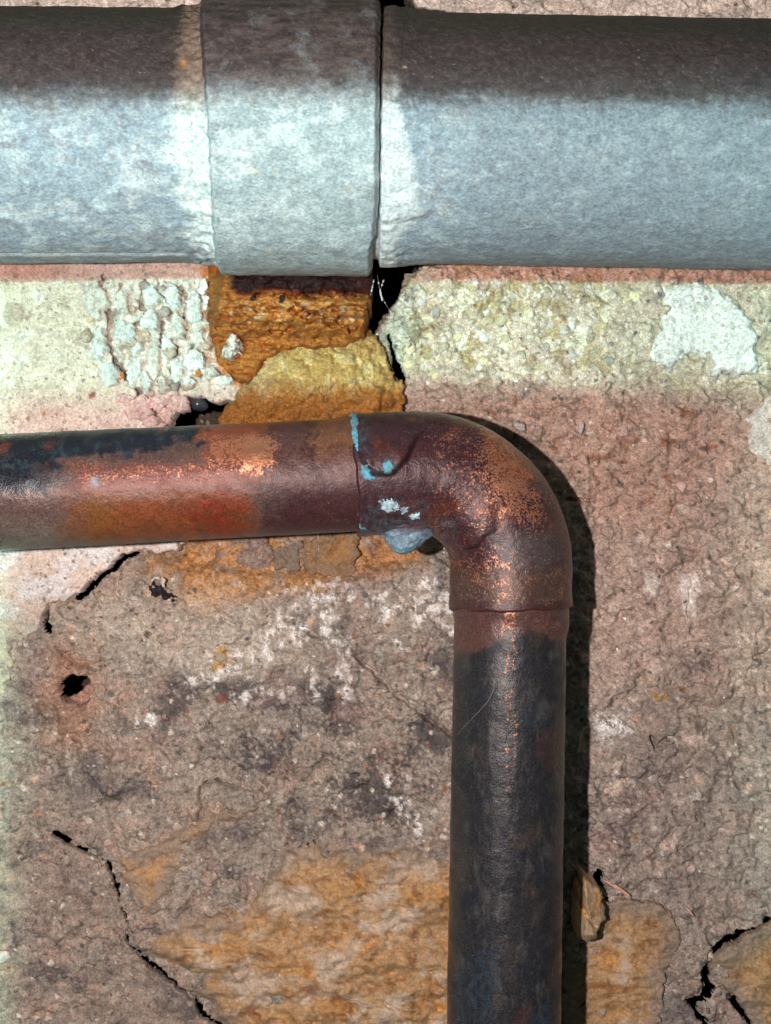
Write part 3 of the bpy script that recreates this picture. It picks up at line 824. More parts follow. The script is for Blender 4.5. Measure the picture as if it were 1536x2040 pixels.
for (u, v, r, bk, h) in [(405,568,11,B_W,5.0), (402,580,9,B_W,4.8), (412,598,8,B_W,4.8), (395,745,8,B_O,3.8)]:
    place("plaster_flake", R.choice(bk), u, v, h, r, (R.uniform(-.4, .4), R.uniform(0, 6), R.uniform(-.4, .4)), wall, (1, 0.6, 0.9))
# aggregate pebbles in the mortar right of the bracket
for k in range(95):
    u = 800 + 480 * R.random() ** 1.2; v = R.uniform(572, 752)
    if u < 840 and v < 620: continue
    r = R.choice([5, 6, 6, 7, 8, 9, 11, 13])
    h = float(wall_h(np.array(u), np.array(v)))
    if h < -3: continue
    bk = R.choice([B_Y, B_Y, B_T, B_T, B_G, B_W])
    place("pebble", R.choice(bk), u, v, h - r * 0.015, r, (R.uniform(-.5, .5), R.uniform(0, 6), R.uniform(-.5, .5)), wall, (1, 0.7, 0.9))
# gravel showing in the rest of the mortar
for k in range(90):
    u = R.uniform(10, 1530); v = R.uniform(1120, 2030)
    if 895 < u < 1140: continue
    r = R.choice([3.5, 4, 4.5, 5, 6, 7])
    h = float(wall_h(np.array(u), np.array(v)))
    if h < -2: continue
    place("pebble", R.choice(R.choice([B_T, B_T, B_M, B_M, B_M])), u, v, h - r * 0.02, r, (R.uniform(-.5, .5), R.uniform(0, 6), R.uniform(-.5, .5)), wall, (1, 0.6, 0.9))
for (u, v, r, bk) in [(1355,970,13,B_P), (1350,940,8,B_P), (1240,860,14,B_P), (1318,1385,9,B_T), (206,1786,11,B_O), (390,1742,13,B_G), (8,1905,16,B_W), (440,1310,12,B_T), (1330,1955,9,B_G), (1346,1978,9,B_O), (180,785,8,B_O)]:
    h = float(wall_h(np.array(u), np.array(v)))
    place("pebble", R.choice(bk), u, v, max(h, 0.4) + (0.8 if u < 260 else 0), r, (R.uniform(-.5, .5), R.uniform(0, 6), R.uniform(-.5, .5)), wall, (1, 0.45, 0.95))

# ================================================================== grey pipe
def frames(pts):
    pts = np.asarray(pts, float)
    T = np.gradient(pts, axis=0)
    T /= np.linalg.norm(T, axis=1)[:, None]
    f = np.array([0, -1.0, 0])
    N1 = f - (T @ f)[:, None] * T
    N1 /= np.linalg.norm(N1, axis=1)[:, None]
    N2 = np.cross(T, N1)
    return T, N1, N2

def thetas(nf, nb, front=112):
    a = np.radians(np.linspace(-front, front, nf))
    b = np.radians(np.linspace(front, 360 - front, nb + 2)[1:-1])
    return np.concatenate([a, b])

def tube(name, pts, rfun, cfun, th, material, parent, extra=None, slant=None, caps=True):
    """ring mesh along pts; rfun / cfun get (arc length, theta, x, z) of the bare tube"""
    T, N1, N2 = frames(pts)
    s = np.concatenate([[0], np.cumsum(np.linalg.norm(np.diff(pts, axis=0), axis=1))])
    S, TH = np.meshgrid(s, th, indexing='ij')
    dirs = np.cos(TH)[..., None] * N1[:, None] + np.sin(TH)[..., None] * N2[:, None]
    base = np.asarray(pts)[:, None] + dirs * 7.5
    r, r0 = rfun(S, TH, np.asarray(pts)[:, None] + 0 * dirs, dirs)
    co = np.asarray(pts)[:, None] + dirs * r[..., None]
    if slant is not None:
        co = slant(co, S, TH)
    ref = np.asarray(pts)[:, None] + dirs * r0
    c, attrs = cfun(S, TH, ref)
    n, m = S.shape
    idx = np.arange(n * m).reshape(n, m)
    nx = np.roll(idx, -1, axis=1)
    fa = np.stack([idx[:-1], nx[:-1], nx[1:], idx[1:]], -1).reshape(-1, 4)
    verts = co.reshape(-1, 3); col = c.reshape(-1, 3)
    at = {k: a.reshape(-1) for k, a in attrs.items()}
    o = finish(name, verts, fa, material, parent, col, at)
    return o

def xz(ref, scale):
    return 768 + ref[..., 0] * scale, 1020 - ref[..., 2] * scale

GS = 15.2                                            # px per mm on the face of the grey pipe
def grey_col(kind):
    def f(S, TH, ref):
        # position on the skin: along the pipe and round it
        a = 768 + ref[..., 0] * 14.9
        arc = -TH * 16 * 15                           # px round the skin, 0 = front
        wv = arc
        b = fbm(a / 90, wv / 60, 5, 501, 0.62); st = fbm(a / 60, wv / 14, 5, 502, 0.62); s = fbm(a / 14, wv / 10, 3, 503)
        c = np.zeros(a.shape + (3,)) + np.array([0.27, 0.345, 0.40])
        c = mix(c, (0.42, 0.48, 0.51), sm(0.0, 0.5, b + 0.3 * st))
        c = mix(c, (0.25, 0.28, 0.32), 0.8 * sm(0.1, 0.5, fbm(a / 70 + 8, wv / 50, 5, 504, 0.6) + 0.3 * s))
        c = mix(c, (0.56, 0.58, 0.53), 0.5 * sm(0.3, 0.6, fbm(a / 22, wv / 18, 4, 505)))
        scr = sm(0.93, 0.99, ridged(a / 210 + 0.2 * st, wv / 9, 2, 507)) * sm(0.1, 0.5, fbm(a / 120, wv / 60, 2, 508))
        c = mix(c, (0.55, 0.60, 0.62), 0.5 * scr)
        c = mix(c, (0.16, 0.17, 0.18), 0.55 * sm(0.28, 0.6, fbm(a / 34 + 4, wv / 16, 5, 509, 0.7)))
        mot = fbm(a / 17 + 0.4 * b, wv / 13, 5, 540, 0.68)
        c = c * (1 + 0.26 * np.clip(mot, -1, 1))[..., None]
        c = mix(c, (0.50, 0.60, 0.64), 0.75 * sm(0.1, 0.55, fbm(a / 70 + 6, wv / 48, 5, 536, 0.62)))
        drip = sm(0.35, 0.75, fbm(a / 9, wv / 160, 3, 537)) * sm(0.0, 0.4, fbm(a / 120, wv / 200, 2, 538)) * sm(-300, -60, arc)
        c = mix(c, (0.14, 0.15, 0.15), 0.4 * drip)
        topd = sm(-46, 22, arc + 20 * b + 14 * s)                    # settled dust plus painted-in shade towards the top
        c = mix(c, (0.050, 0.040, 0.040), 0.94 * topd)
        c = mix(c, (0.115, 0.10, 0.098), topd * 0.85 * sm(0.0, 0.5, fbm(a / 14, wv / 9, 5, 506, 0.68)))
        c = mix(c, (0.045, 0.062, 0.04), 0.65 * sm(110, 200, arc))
        if kind == 'left':
            m = sm(366, 402, a + 34 * fbm(wv / 70 + 3, a / 300, 3, 511) - 0.0008 * (arc + 135) ** 2 + 16 * st)
            crack = sm(0.10, 0.02, np.abs(fbm(a / 26, wv / 20, 3, 512)))
            c = mix(c, (0.62, 0.71, 0.70), m * (1 - 0.8 * topd) * (0.95 - 0.6 * crack))
            c = mix(c, (0.27, 0.215, 0.175), 0.85 * sm(384, 408, a + 14 * s + 10 * st) * topd)
            c = mix(c, (0.50, 0.26, 0.08), 0.9 * mask(V(404,128, 412,128, 412,142, 404,142), a, 190 - arc, 3, 2, 10, 513))
            c = mix(c, (0.40, 0.42, 0.42), 0.7 * sm(4, 1, np.abs(arc + 335 + 0.02 * a)))
        elif kind == 'right':
            wd = 16 + 40 * sm(-300, -190, arc) * sm(20, -170, arc) + 10 * b
            m = sm(770 + wd + 10, 770 + wd - 10, a + 12 * st) * sm(60, -10, arc)
            c = mix(c, (0.58, 0.64, 0.66), 0.92 * m)
            c = mix(c, (0.13, 0.105, 0.09), 0.7 * sm(792, 775, a + 8 * s) * topd)
            c = mix(c, (0.19, 0.225, 0.26), 0.72 * (1 - topd) * sm(760, 1000, a))
            c = mix(c, (0.62, 0.58, 0.44), 0.6 * sm(0.72, 0.8, fbm(a / 22, wv / 20, 4, 515)))
        else:
            wash = sm(0.62, 0.35, np.abs(TH + 0.22))
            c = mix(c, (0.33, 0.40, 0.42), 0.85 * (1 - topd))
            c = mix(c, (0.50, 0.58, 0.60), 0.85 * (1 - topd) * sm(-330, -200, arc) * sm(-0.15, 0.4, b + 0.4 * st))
            c = mix(c, (0.22, 0.28, 0.30), 0.7 * sm(0.12, 0.5, fbm(a / 55 + 2, wv / 50, 5, 517, 0.62)))
            c = mix(c, (0.55, 0.48, 0.28), 0.3 * (1 - topd) * sm(0.5, 0.7, fbm(a / 36, wv / 36, 4, 518)))
            c = mix(c, (0.14, 0.125, 0.12), topd * 0.7 * sm(-0.3, 0.3, st))
            c = mix(c, (0.32, 0.18, 0.09), 0.7 * sm(-425, -450, arc) + 0 * a)
        return c, {}
    return f

def grey_disp(S, TH, pts):
    a = 768 + pts[..., 0] * 15; arc = -TH * 240
    return 0.12 * fbm(a / 110, arc / 70, 4, 521) + 0.05 * fbm(a / 18, arc / 12, 3, 522), a, arc

def r_left(S, TH, pts, dirs):
    d, a, arc = grey_disp(S, TH, pts)
    m = sm(335, 405, a + 30 * fbm(arc / 70, a / 90, 3, 523))
    d = d + m * (0.35 + 0.6 * fbm(a / 24, arc / 20, 4, 524)) + 0.9 * sm(400, 440, a) * (0.5 + 0.5 * sm(200, 60, np.abs(arc)))
    d = d - 0.14 * sm(5, 2, np.abs(arc + 335 + 0.02 * a)) + 0.1 * sm(12, 5, np.abs(arc + 347 + 0.02 * a))
    return 16.0 + d, 16.0
def r_right(S, TH, pts, dirs):
    d, a, arc = grey_disp(S, TH, pts)
    m = sm(757, 762, a + 4 * fbm(arc / 22, a / 40, 3, 526)) * sm(860, 775, a + 22 * fbm(arc / 60, a / 60, 3, 525))
    d = d + m * (0.55 + 0.3 * fbm(a / 24, arc / 24, 3, 527)) - 0.5 * sm(761, 757, a)
    bulge = mask(V(766,365, 800,358, 850,372, 858,388, 840,405, 790,415, 766,412), a, 190 - arc, 8, 4, 20, 528)
    return 16.0 + d + 0.35 * bulge, 16.0
def r_sleeve(S, TH, pts, dirs):
    d, a, arc = grey_disp(S, TH, pts)
    L = S.max()
    edge = np.minimum(S, L - S)
    d = d + 0.12 * fbm(a / 60, arc / 60, 4, 529) - 1.0 * (1 - sm(-0.02, 0.8, edge)) ** 2
    rr = 18.15 + d
    rr = np.where((S < 0.01) | (S > L - 0.01), 15.4, rr)
    return rr, 18.0

grey = empty("grey_pipe", tuple(P(np.float64(585), np.float64(277), np.float64(20))))
tag(grey, "thick grey weathered metal pipe with a wide coupling sleeve, running along the top", "pipe")
def linpts(p0, p1, ts):
    p0 = np.asarray(p0); p1 = np.asarray(p1)
    return p0[None] + (p1 - p0)[None] * np.asarray(ts)[:, None]
a0 = P(np.float64(0), np.float64(277), np.float64(23.5)); a1 = P(np.float64(500), np.float64(277), np.float64(20))
tl = np.concatenate([np.linspace(-4.5, -0.22, 40)[:-1], np.linspace(-0.22, 1.0, 190)])
TH_G = thetas(250, 40)
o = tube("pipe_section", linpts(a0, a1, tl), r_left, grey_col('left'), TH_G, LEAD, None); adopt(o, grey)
b0 = P(np.float64(725), np.float64(281), np.float64(20)); b1 = P(np.float64(1536), np.float64(296), np.float64(19.5))
tr = np.concatenate([np.linspace(0, 0.16, 110), np.linspace(0.16, 1.06, 270)[1:], np.linspace(1.06, 3.2, 40)[1:]])
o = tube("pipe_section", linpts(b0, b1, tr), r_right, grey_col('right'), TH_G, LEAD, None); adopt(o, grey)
s0 = P(np.float64(450), np.float64(273), np.float64(20)); s1 = P(np.float64(757), np.float64(276), np.float64(20))
ts = np.concatenate([[0, 0.0005], np.linspace(0.001, 0.06, 20), np.linspace(0.06, 0.94, 110)[1:-1], np.linspace(0.94, 0.999, 20), [0.9995, 1.0]])
Ls = np.linalg.norm(s1 - s0)
def slant(co, S, TH):
    t = S / S.max()
    co = co.copy()
    zc = 49.8
    k = (1 - t)
    co[..., 0] += -(co[..., 2] - zc) * 0.018 * k + (t * 0.25) * fbm(TH * 9, TH * 0 + 3, 3, 531) + k * 0.15 * fbm(TH * 12, TH * 0 + 8, 3, 532)
    co[..., 0] -= k * 1.6 * np.sin(TH - 0.36) ** 2
    co[..., 0] -= t * 0.9 * sm(0.75, 1.35, np.abs(TH))          # corners worn back top and bottom
    return co
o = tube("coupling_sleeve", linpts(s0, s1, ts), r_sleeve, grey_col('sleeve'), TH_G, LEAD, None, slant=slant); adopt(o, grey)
o["label"] = "wide pale coupling sleeve with white bloom"

# ================================================================== rusty bracket under the sleeve
BR = V(414,500, 450,500, 480,470, 735,470, 742,545, 738,600, 726,640, 724,672, 690,690, 560,700, 525,722, 502,765, 470,760, 432,722, 418,660, 412,600, 416,560)
def br_h(u, v, sd):
    b = 12.5 - 3.6 * sm(560, 670, v) + 1.4 * sm(470, 520, u) - 4.6 * sm(640, 690, v)
    b = b - 7.0 * sm(450, 424, u + 0.22 * (v - 560))
    wv = v + 10 * fbm(u / 60, v / 60, 3, 541)
    strat = 1.2 * fbm(u / 80, wv / 18, 4, 542, 0.55) + 0.9 * ridged(u / 44, wv / 20, 4, 543)
    ledge = 1.4 * sm(592, 600, wv) - 1.6 * sm(636, 646, wv + 0.04 * (u - 600))
    lum = 1.5 * fbm(u / 44, v / 26, 4, 551, 0.6)
    crv = 0
    for k, q in enumerate((V(440,622, 480,612, 520,620, 560,616, 620,622, 690,612, 730,616), V(430,650, 500,655, 560,660, 600,648, 640,642, 700,656, 730,648), V(455,585, 500,592, 540,584, 600,590, 660,583, 735,590), V(600,632, 640,628, 680,640))):
        crv = crv + 2.6 * line(q, u, v, 4.5, 9, 22, 553 + k) * sm(-0.3, 0.2, fbm(u / 40, v / 40, 2, 558 + k))
    return b + strat + ledge + lum - crv + 0.45 * fbm(u / 14, v / 9, 3, 544)
def br_c(u, v, sd):
    wv = v + 12 * fbm(u / 50, v / 40, 4, 545)
    n = fbm(u / 34, v / 20, 5, 546, 0.62)
    c = np.zeros(u.shape + (3,)) + ap(186, 118, 54)
    c = mix(c, ap(206, 156, 92), sm(0.0, 0.5, n) * sm(590, 602, wv) * sm(660, 640, wv))
    c = mix(c, ap(170, 92, 36), sm(0.05, 0.5, fbm(u / 30 + 4, v / 20, 4, 547)))
    c = mix(c, ap(120, 60, 26), 0.6 * sm(0.2, 0.55, fbm(u / 36 + 8, v / 18, 4, 559, 0.6)))
    c = mix(c, ap(206, 180, 146), 0.8 * sm(0.2, 0.5, fbm(u / 24, v / 10, 4, 548)) * sm(595, 608, wv) * sm(650, 635, wv))
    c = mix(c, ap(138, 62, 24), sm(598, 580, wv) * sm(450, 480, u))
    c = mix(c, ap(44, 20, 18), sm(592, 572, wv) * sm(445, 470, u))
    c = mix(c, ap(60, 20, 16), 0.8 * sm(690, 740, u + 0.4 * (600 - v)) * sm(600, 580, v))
    return c * np.array([0.62, 0.56, 0.52])
bracket = empty("rusty_bracket", tuple(P(np.float64(580), np.float64(680), np.float64(2))))
tag(bracket, "flaking orange rusted iron bracket block under the grey coupling sleeve", "bracket")
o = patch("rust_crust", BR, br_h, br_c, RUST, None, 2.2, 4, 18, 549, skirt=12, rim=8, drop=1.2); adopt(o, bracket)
tuft = patch("lime_tuft", V(442,704, 450,682, 462,664, 474,670, 486,688, 474,704, 462,718, 448,714), lambda u, v, sd: br_h(u, v, sd) * 0.5 + 4.2 + 1.6 * sm(0, -14, sd) + 1.3 * ridged(u / 12, v / 12, 3, 561) + 0.5 * fbm(u / 7, v / 7, 2, 562), lambda u, v, sd: mix(np.zeros(u.shape + (3,)) + np.array([0.72, 0.73, 0.68]), (0.55, 0.42, 0.26), 0.7 * sm(0.1, 0.5, fbm(u / 12, v / 12, 4, 563))), PLAST, None, 1.8, 9, 10, 564, skirt=5, rim=4, drop=0.8)
adopt(tuft, bracket)
nubm = bpy.data.materials.new("dark_iron"); nt, b = nodes_of(nubm)
b.inputs["Base Color"].default_value = (0.035, 0.04, 0.05, 1); b.inputs["Roughness"].default_value = 0.32; b.inputs["Metallic"].default_value = 0.4
tcn = nt.nodes.new("ShaderNodeTexCoord").outputs["Object"]
bp = add(nt, "ShaderNodeBump"); bp.inputs["Strength"].default_value = 0.5; bp.inputs["Distance"].default_value = 0.2
nt.links.new(noise(nt, tcn, 3.0, 4), bp.inputs["Height"]); nt.links.new(bp.outputs[0], b.inputs["Normal"])
nub = blob(131, 3, 0.25, 1.0, 0.5); nub.materials.append(nubm); nub.polygons.foreach_set("use_smooth", np.ones(len(nub.polygons), bool))
for u, v in ((502, 597), (560, 597)):
    hb = surf(u, v, br_h)
    o = place("iron_nub", nub, u, v, hb + 0.1, 8.5, (0, R.uniform(0, 6), 0), None, (1, 0.8, 0.85)); adopt(o, bracket)
for k in range(12):
    u = R.uniform(440, 725); v = R.uniform(585, 665)
    hb = surf(u, v, br_h)
    o = place("rust_flake", R.choice(B_O), u, v, hb - 0.1, R.uniform(3.5, 7), (R.uniform(-.4, .4), R.uniform(-.6, .6), R.uniform(-.4, .4)), None, (1.2, 0.7, 0.8)); adopt(o, bracket)

# ================================================================== copper pipe with elbow
Ax = P(np.float64(0), np.float64(981), np.float64(26.0)); Cx = P(np.float64(1021), np.float64(931), np.float64(20.0)); Bx = P(np.float64(1003), np.float64(2040), np.float64(23.0))
d1 = (Cx - Ax) / np.linalg.norm(Cx - Ax); d2 = (Bx - Cx) / np.linalg.norm(Bx - Cx)
RB = 12.6
phi = math.acos(float(d1 @ d2))
tt = RB * math.tan(phi / 2)
Pa = Cx - d1 * tt; Pb = Cx + d2 * tt
cen = Cx + (d2 - d1) / np.linalg.norm(d2 - d1) * (RB / math.cos(phi / 2))
e1 = (Pa - cen) / RB; e2 = d1
def cpath(s):                       # s = 0 at the start of the bend, mm
    s = np.atleast_1d(np.asarray(s, float))[:, None]
    arcL = RB * phi
    ang = np.clip(s, 0, arcL) / RB
    p = cen + RB * (np.cos(ang) * e1 + np.sin(ang) * e2)
    return p + np.minimum(s, 0) * d1 + np.maximum(s - arcL, 0) * d2
arcL = RB * phi
def s_of_u(u):                      # along the horizontal run
    return float(((P(np.float64(u), np.float64(950), np.float64(20.5)) - Pa) @ d1))
def s_of_v(v):                      # along the vertical run
    return float(arcL + ((P(np.float64(1015), np.float64(v), np.float64(20.5)) - Pb) @ d2))
S_E0 = s_of_u(703); S_E1 = s_of_v(1212)

CSP = 14.85
def cu_uv(ref): return 768 + ref[..., 0] * CSP, 1020 - ref[..., 2] * CSP
MAROON = ap(84, 50, 52)
def copper_col(kind):
    def f(S, TH, ref):
        u, v = cu_uv(ref)
        front = sm(1.9, 1.5, np.abs(TH))
        b = fbm(u / 60, v / 50, 5, 601, 0.62); s = fbm(u / 14, v / 14, 4, 602, 0.6)
        if kind == 'h':
            s2 = fbm(u / 30, v / 20, 6, 630, 0.72)
            rel = (v - (981 - 0.0489 * u)) / 114.0 + 0.13 * s2       # -1 top .. +1 bottom of the run
            along = u + 34 * b + 34 * s2
            c = np.zeros(u.shape + (3,)) + ap(112, 84, 78)
            bare = np.full(u.shape, 0.12)
            c = mix(c, ap(128, 112, 100), sm(0.3, 0.8, rel) * sm(240, 120, along))            # olive brown left end
            c = mix(c, ap(96, 92, 84), sm(0.5, 0.9, rel) * sm(130, 40, along))
            m = sm(-0.05, 0.45, rel + 0.1 * s) * sm(130, 260, along + 14 * s) * sm(560, 470, along + 14 * s)
            c = mix(c, ap(148, 80, 48), m)
            c = mix(c, ap(140, 90, 42), m * sm(75, 5, np.abs(along - 225)) * 0.75)
            c = mix(c, ap(138, 56, 36), m * sm(95, 15, np.abs(along - 462)) * sm(-0.05, 0.35, rel + 0.2 * b) * 0.9)
            c = mix(c, ap(116, 70, 46), m * 0.75 * sm(-0.1, 0.5, fbm(u / 44 + 5, v / 26, 5, 603, 0.62)))
            m2 = sm(-0.38, -0.22, rel + 0.12 * b) * sm(0.22, 0.0, rel) * sm(170, 240, along) * sm(600, 520, along)
            c = mix(c, ap(142, 80, 68), 0.85 * m2); bare = bare + 0.28 * m2 * sm(0.15, -0.2, rel)
            # blue-black tarnish along the top
            m3 = sm(-0.22, -0.36, rel + 0.0011 * (along - 120) + 0.20 * b + 0.08 * s) * sm(470, 420, along + 25 * s)
            m3 = np.maximum(m3, sm(0.12, -0.04, rel + 0.15 * b + 0.1 * s) * sm(215, 110, along + 20 * s))
            tarn = np.zeros(u.shape + (3,)) + ap(44, 46, 54)
            tarn = mix(tarn, ap(60, 80, 88), 0.75 * sm(0.05, 0.45, fbm(u / 22, v / 22, 5, 604, 0.65)))
            tarn = mix(tarn, ap(86, 78, 76), 0.5 * sm(0.2, 0.5, fbm(u / 30 + 4, v / 30, 4, 605)))
            c = c * (1 - m3[..., None]) + tarn * m3[..., None]; bare = bare * (1 - m3) + 0.02 * m3
            isl = mask(V(15,915, 40,900, 62,888, 72,895, 72,915, 50,918, 30,928), u, v, 4, 8, 18, 606) + mask(V(334,862, 346,858, 350,868, 340,874), u, v, 3, 4, 12, 607) + mask(V(134,890, 150,886, 152,902, 138,904), u, v, 4, 4, 12, 608) * 0.6
            c = mix(c, ap(118, 66, 54), np.clip(isl, 0, 1)); bare = bare + 0.1 * isl
            # copper-bright upper part before the joint
            m4 = sm(-0.2, -0.35, rel + 0.1 * b) * sm(410, 450, along) * sm(590, 540, along)
            c = mix(c, ap(166, 92, 66), m4); bare = bare + 0.42 * m4 * sm(-0.9, -0.6, rel)
            bare = bare + 0.4 * sm(40, 10, np.abs(along - 525)) * sm(0.0, -0.2, rel) * sm(-0.7, -0.5, rel)
            # heat-darkened purple by the joint
            m5 = sm(510, 560, along + 20 * s)
            c = mix(c, ap(104, 70, 66), m5 * sm(0.4, -0.1, rel)); c = mix(c, MAROON, m5 * sm(-0.1, 0.35, rel))
            c = mix(c, ap(96, 84, 76), 0.4 * sm(40, 5, np.abs(along - 545)) * sm(0.1, 0.3, rel) * sm(0.75, 0.5, rel))
            m6 = sm(600, 640, along) * sm(-0.1, -0.5, rel)
            c = mix(c, ap(146, 98, 64), 0.75 * m6 * sm(-0.3, 0.3, b + 0.2))
            c = mix(c, ap(76, 50, 54), 0.8 * sm(16, 6, np.abs(along - 632 + 12 * b)) * sm(0.3, 0.0, rel))
            bare = np.where(m5 > 0.5, bare + 0.08 * sm(0, 0.5, b), bare)
            # dark blotch lower left, pale grey-green under the belly
            c = mix(c, ap(54, 58, 66), 0.85 * mask(V(0,1000, 60,990, 64,1018, 30,1026, 0,1015), u, v, 8, 8, 20, 609))
            c = mix(c, ap(104, 120, 116), 0.6 * sm(0.85, 1.0, rel) * sm(400, 200, u))
            c = mix(c, ap(150, 164, 172), 0.7 * mask(V(226,958, 240,952, 242,968, 230,974), u, v, 5, 4, 12, 610))
            rough = 0.36 + 0.12 * sm(0.0, 0.5, b) - 0.12 * sm(200, 100, u)
        elif kind == 'e':
            c = np.zeros(u.shape + (3,)) + ap(88, 54, 56)
            c = mix(c, ap(74, 50, 58), sm(0.0, 0.45, b)); c = mix(c, ap(112, 62, 52), sm(0.1, 0.5, fbm(u / 80 + 3, v / 70, 4, 611)))
            bare = 0.30 + 0.22 * b
            m = mask(V(948,852, 985,850, 1040,905, 1066,960, 1072,1010, 1070,1048, 1010,1036, 985,990, 950,945, 962,905), u, v, 22, 14, 40, 612)
            bare = bare + 0.22 * m
            mo = mask(V(950,852, 1000,872, 1045,915, 1062,955, 1040,965, 985,935, 966,905), u, v, 12, 8, 30, 613)
            c = mix(c, ap(168, 92, 56), 0.85 * mo); bare = bare + 0.02 * mo
            m = mask(V(900,870, 960,880, 1010,960, 1020,1050, 960,1050, 930,960), u, v, 30, 16, 40, 614)
            bare = bare + 0.08 * m
            bare = bare + 0.06 * mask(V(905,1090, 1010,1095, 1020,1160, 930,1180, 905,1140), u, v, 25, 16, 40, 615)
            m = mask(V(960,1060, 1090,1050, 1110,1100, 1080,1130, 990,1110), u, v, 25, 16, 40, 616)
            c = mix(c, ap(104, 92, 88), 0.8 * m); bare = bare - 0.12 * m
            m = mask(V(905,1130, 1120,1130, 1120,1195, 905,1195), u, v, 16, 12, 30, 617)
            c = mix(c, ap(112, 92, 76), 0.6 * m); bare = bare - 0.02 * m
            c = mix(c, ap(96, 62, 56), sm(1190, 1205, v)); bare = bare - 0.2 * sm(1185, 1205, v)
            c = mix(c, ap(70, 46, 50), 0.8 * sm(860, 780, u) * sm(0, 0.4, fbm(u / 50 + 8, v / 50, 4, 618)))
            bare = bare - 0.15 * sm(880, 800, u)
            for q in (V(705,815, 735,815, 740,910, 730,960, 760,970, 760,950, 725,935, 712,880), V(752,915, 790,912, 795,950, 756,952), V(745,985, 850,1005, 850,1045, 740,1060, 715,1050), V(718,1040, 900,1030, 900,1070, 718,1070)):
                c = mix(c, ap(98, 116, 120), 0.5 * mask(q, u, v, 12, 10, 22, 620) * sm(-0.3, 0.4, s + 0.1))
            c = mix(c, ap(150, 92, 56), 0.7 * mask(V(808,838, 826,840, 826,850, 810,848), u, v, 4, 4, 12, 619))
            rough = 0.33 + 0.08 * b
            c = c * np.array([0.82, 0.78, 0.84])
        else:
            c = np.zeros(u.shape + (3,)) + ap(54, 51, 54)
            c = mix(c, ap(44, 44, 52), sm(0.0, 0.45, b)); c = mix(c, ap(86, 80, 78), 0.7 * sm(0.15, 0.5, fbm(u / 30, v / 90, 5, 621, 0.62)))
            c = mix(c, ap(78, 66, 60), 0.6 * sm(0.1, 0.5, fbm(u / 60 + 7, v / 80, 5, 622)))
            bare = np.full(u.shape, 0.03) + 0.05 * b
            # purple-copper collar that runs down past the fitting
            bd = 1300 - 55 * sm(910, 1010, u) + 30 * sm(1040, 1120, u) + 18 * b + 8 * s
            m = sm(bd + 10, bd - 10, v)
            c = mix(c, ap(104, 70, 64), m); bare = bare + m * (0.16 + 0.2 * sm(0, 0.4, b) * sm(980, 1010, u))
            # thin streak in front: the flash highlight painted in as bare copper
            st = sm(22, 6, np.abs(u - 1004 + 8 * fbm(v / 60, u / 60, 3, 623))) * sm(1640, 1500, v)
            bare = bare + 0.34 * st * sm(-0.35, 0.25, fbm(u / 8, v / 40, 4, 624) + 0.1)
            for (poly, k) in ((V(1026,1360, 1050,1360, 1048,1425, 1022,1425), 0.7), (V(930,1850, 985,1830, 975,1960, 925,1985), 0.65), (V(1030,1960, 1088,1938, 1080,2000, 1045,2012), 0.8), (V(1062,1388, 1075,1395, 1070,1430, 1058,1425), 0.5), (V(1055,1690, 1080,1690, 1075,1705), 0.6), (V(905,1880, 925,1900, 920,2060, 900,2060), 0.5)):
                c = mix(c, ap(56, 74, 88), 0.8 * k * mask(poly, u, v, 10, 14, 26, 625) * sm(-0.3, 0.3, fbm(u / 10, v / 14, 4, 626) + 0.1))
            c = mix(c, ap(86, 62, 58), 0.5 * mask(V(1060,1430, 1100,1440, 1105,1500, 1070,1510, 1052,1480), u, v, 8, 8, 20, 627))
            c = mix(c, ap(92, 54, 50), 0.45 * mask(V(1008,1950, 1040,1930, 1040,1990, 1014,2000), u, v, 6, 8, 20, 628))
            c = mix(c, ap(110, 106, 104), 0.3 * sm(0.2, 0.6, fbm(u / 10, v / 26, 5, 629, 0.65)))
            rough = 0.29 + 0.14 * sm(0, 0.5, b)
        return c * 0.56, {"bare": np.clip(bare, 0, 1), "rough": np.clip(rough, 0.2, 0.7)}
    return f

def cdisp(pts, dirs, r):
    ref = pts + dirs * r
    u, v = cu_uv(ref)
    return u, v, 0.09 * fbm(u / 70, v / 70, 3, 641) + 0.03 * fbm(u / 14, v / 14, 3, 642)

def lobes(u, v, TH):
    """thick solder runs that sit on the fitting (mm)"""
    fr = sm(1.6, 1.3, np.abs(TH))
    d = 1.35 * mask(V(722,800, 835,800, 842,860, 818,895, 806,925, 782,946, 752,950, 730,938, 722,890), u, v, 5, 3, 30, 651) * sm(815, 930, v)
    d = d + 0.7 * mask(V(896,960, 1010,960, 1000,1040, 975,1056, 955,1066, 942,1085, 922,1088, 906,1076), u, v, 5, 3, 30, 652) * sm(975, 1070, v) * sm(985, 945, u)
    d = d + 0.25 * mask(V(560,1010, 700,990, 720,1040, 640,1060), u, v, 20, 8, 40, 653)
    return d * fr

def r_h(S, TH, pts, dirs):
    u, v, d = cdisp(pts, dirs, 7.5)
    return 7.5 + d + 0.45 * sm(-3.0, 0, S - S.max() + 1.4) * sm(-0.4, 0.8, -np.sin(TH)) , 7.5
def r_e(S, TH, pts, dirs):
    u, v, d = cdisp(pts, dirs, 8.2)
    L = S.max(); edge = np.minimum(S, L - S)
    bulge = 0.12 * sm(2.5, 0.6, edge)
    d = d + lobes(u, v, TH) + bulge - 0.35 * (1 - sm(0, 0.35, edge)) ** 2
    rr = 8.12 + d
    return np.where(edge < 0.005, 7.3, rr), 8.2
def r_v(S, TH, pts, dirs):
    u, v, d = cdisp(pts, dirs, 7.5)
    ring = 0.30 * sm(1252, 1222, v + 22 * np.sin(TH * 1.3 + 0.5))         # solder shoulder under the collar
    return 7.48 + d + ring, 7.5

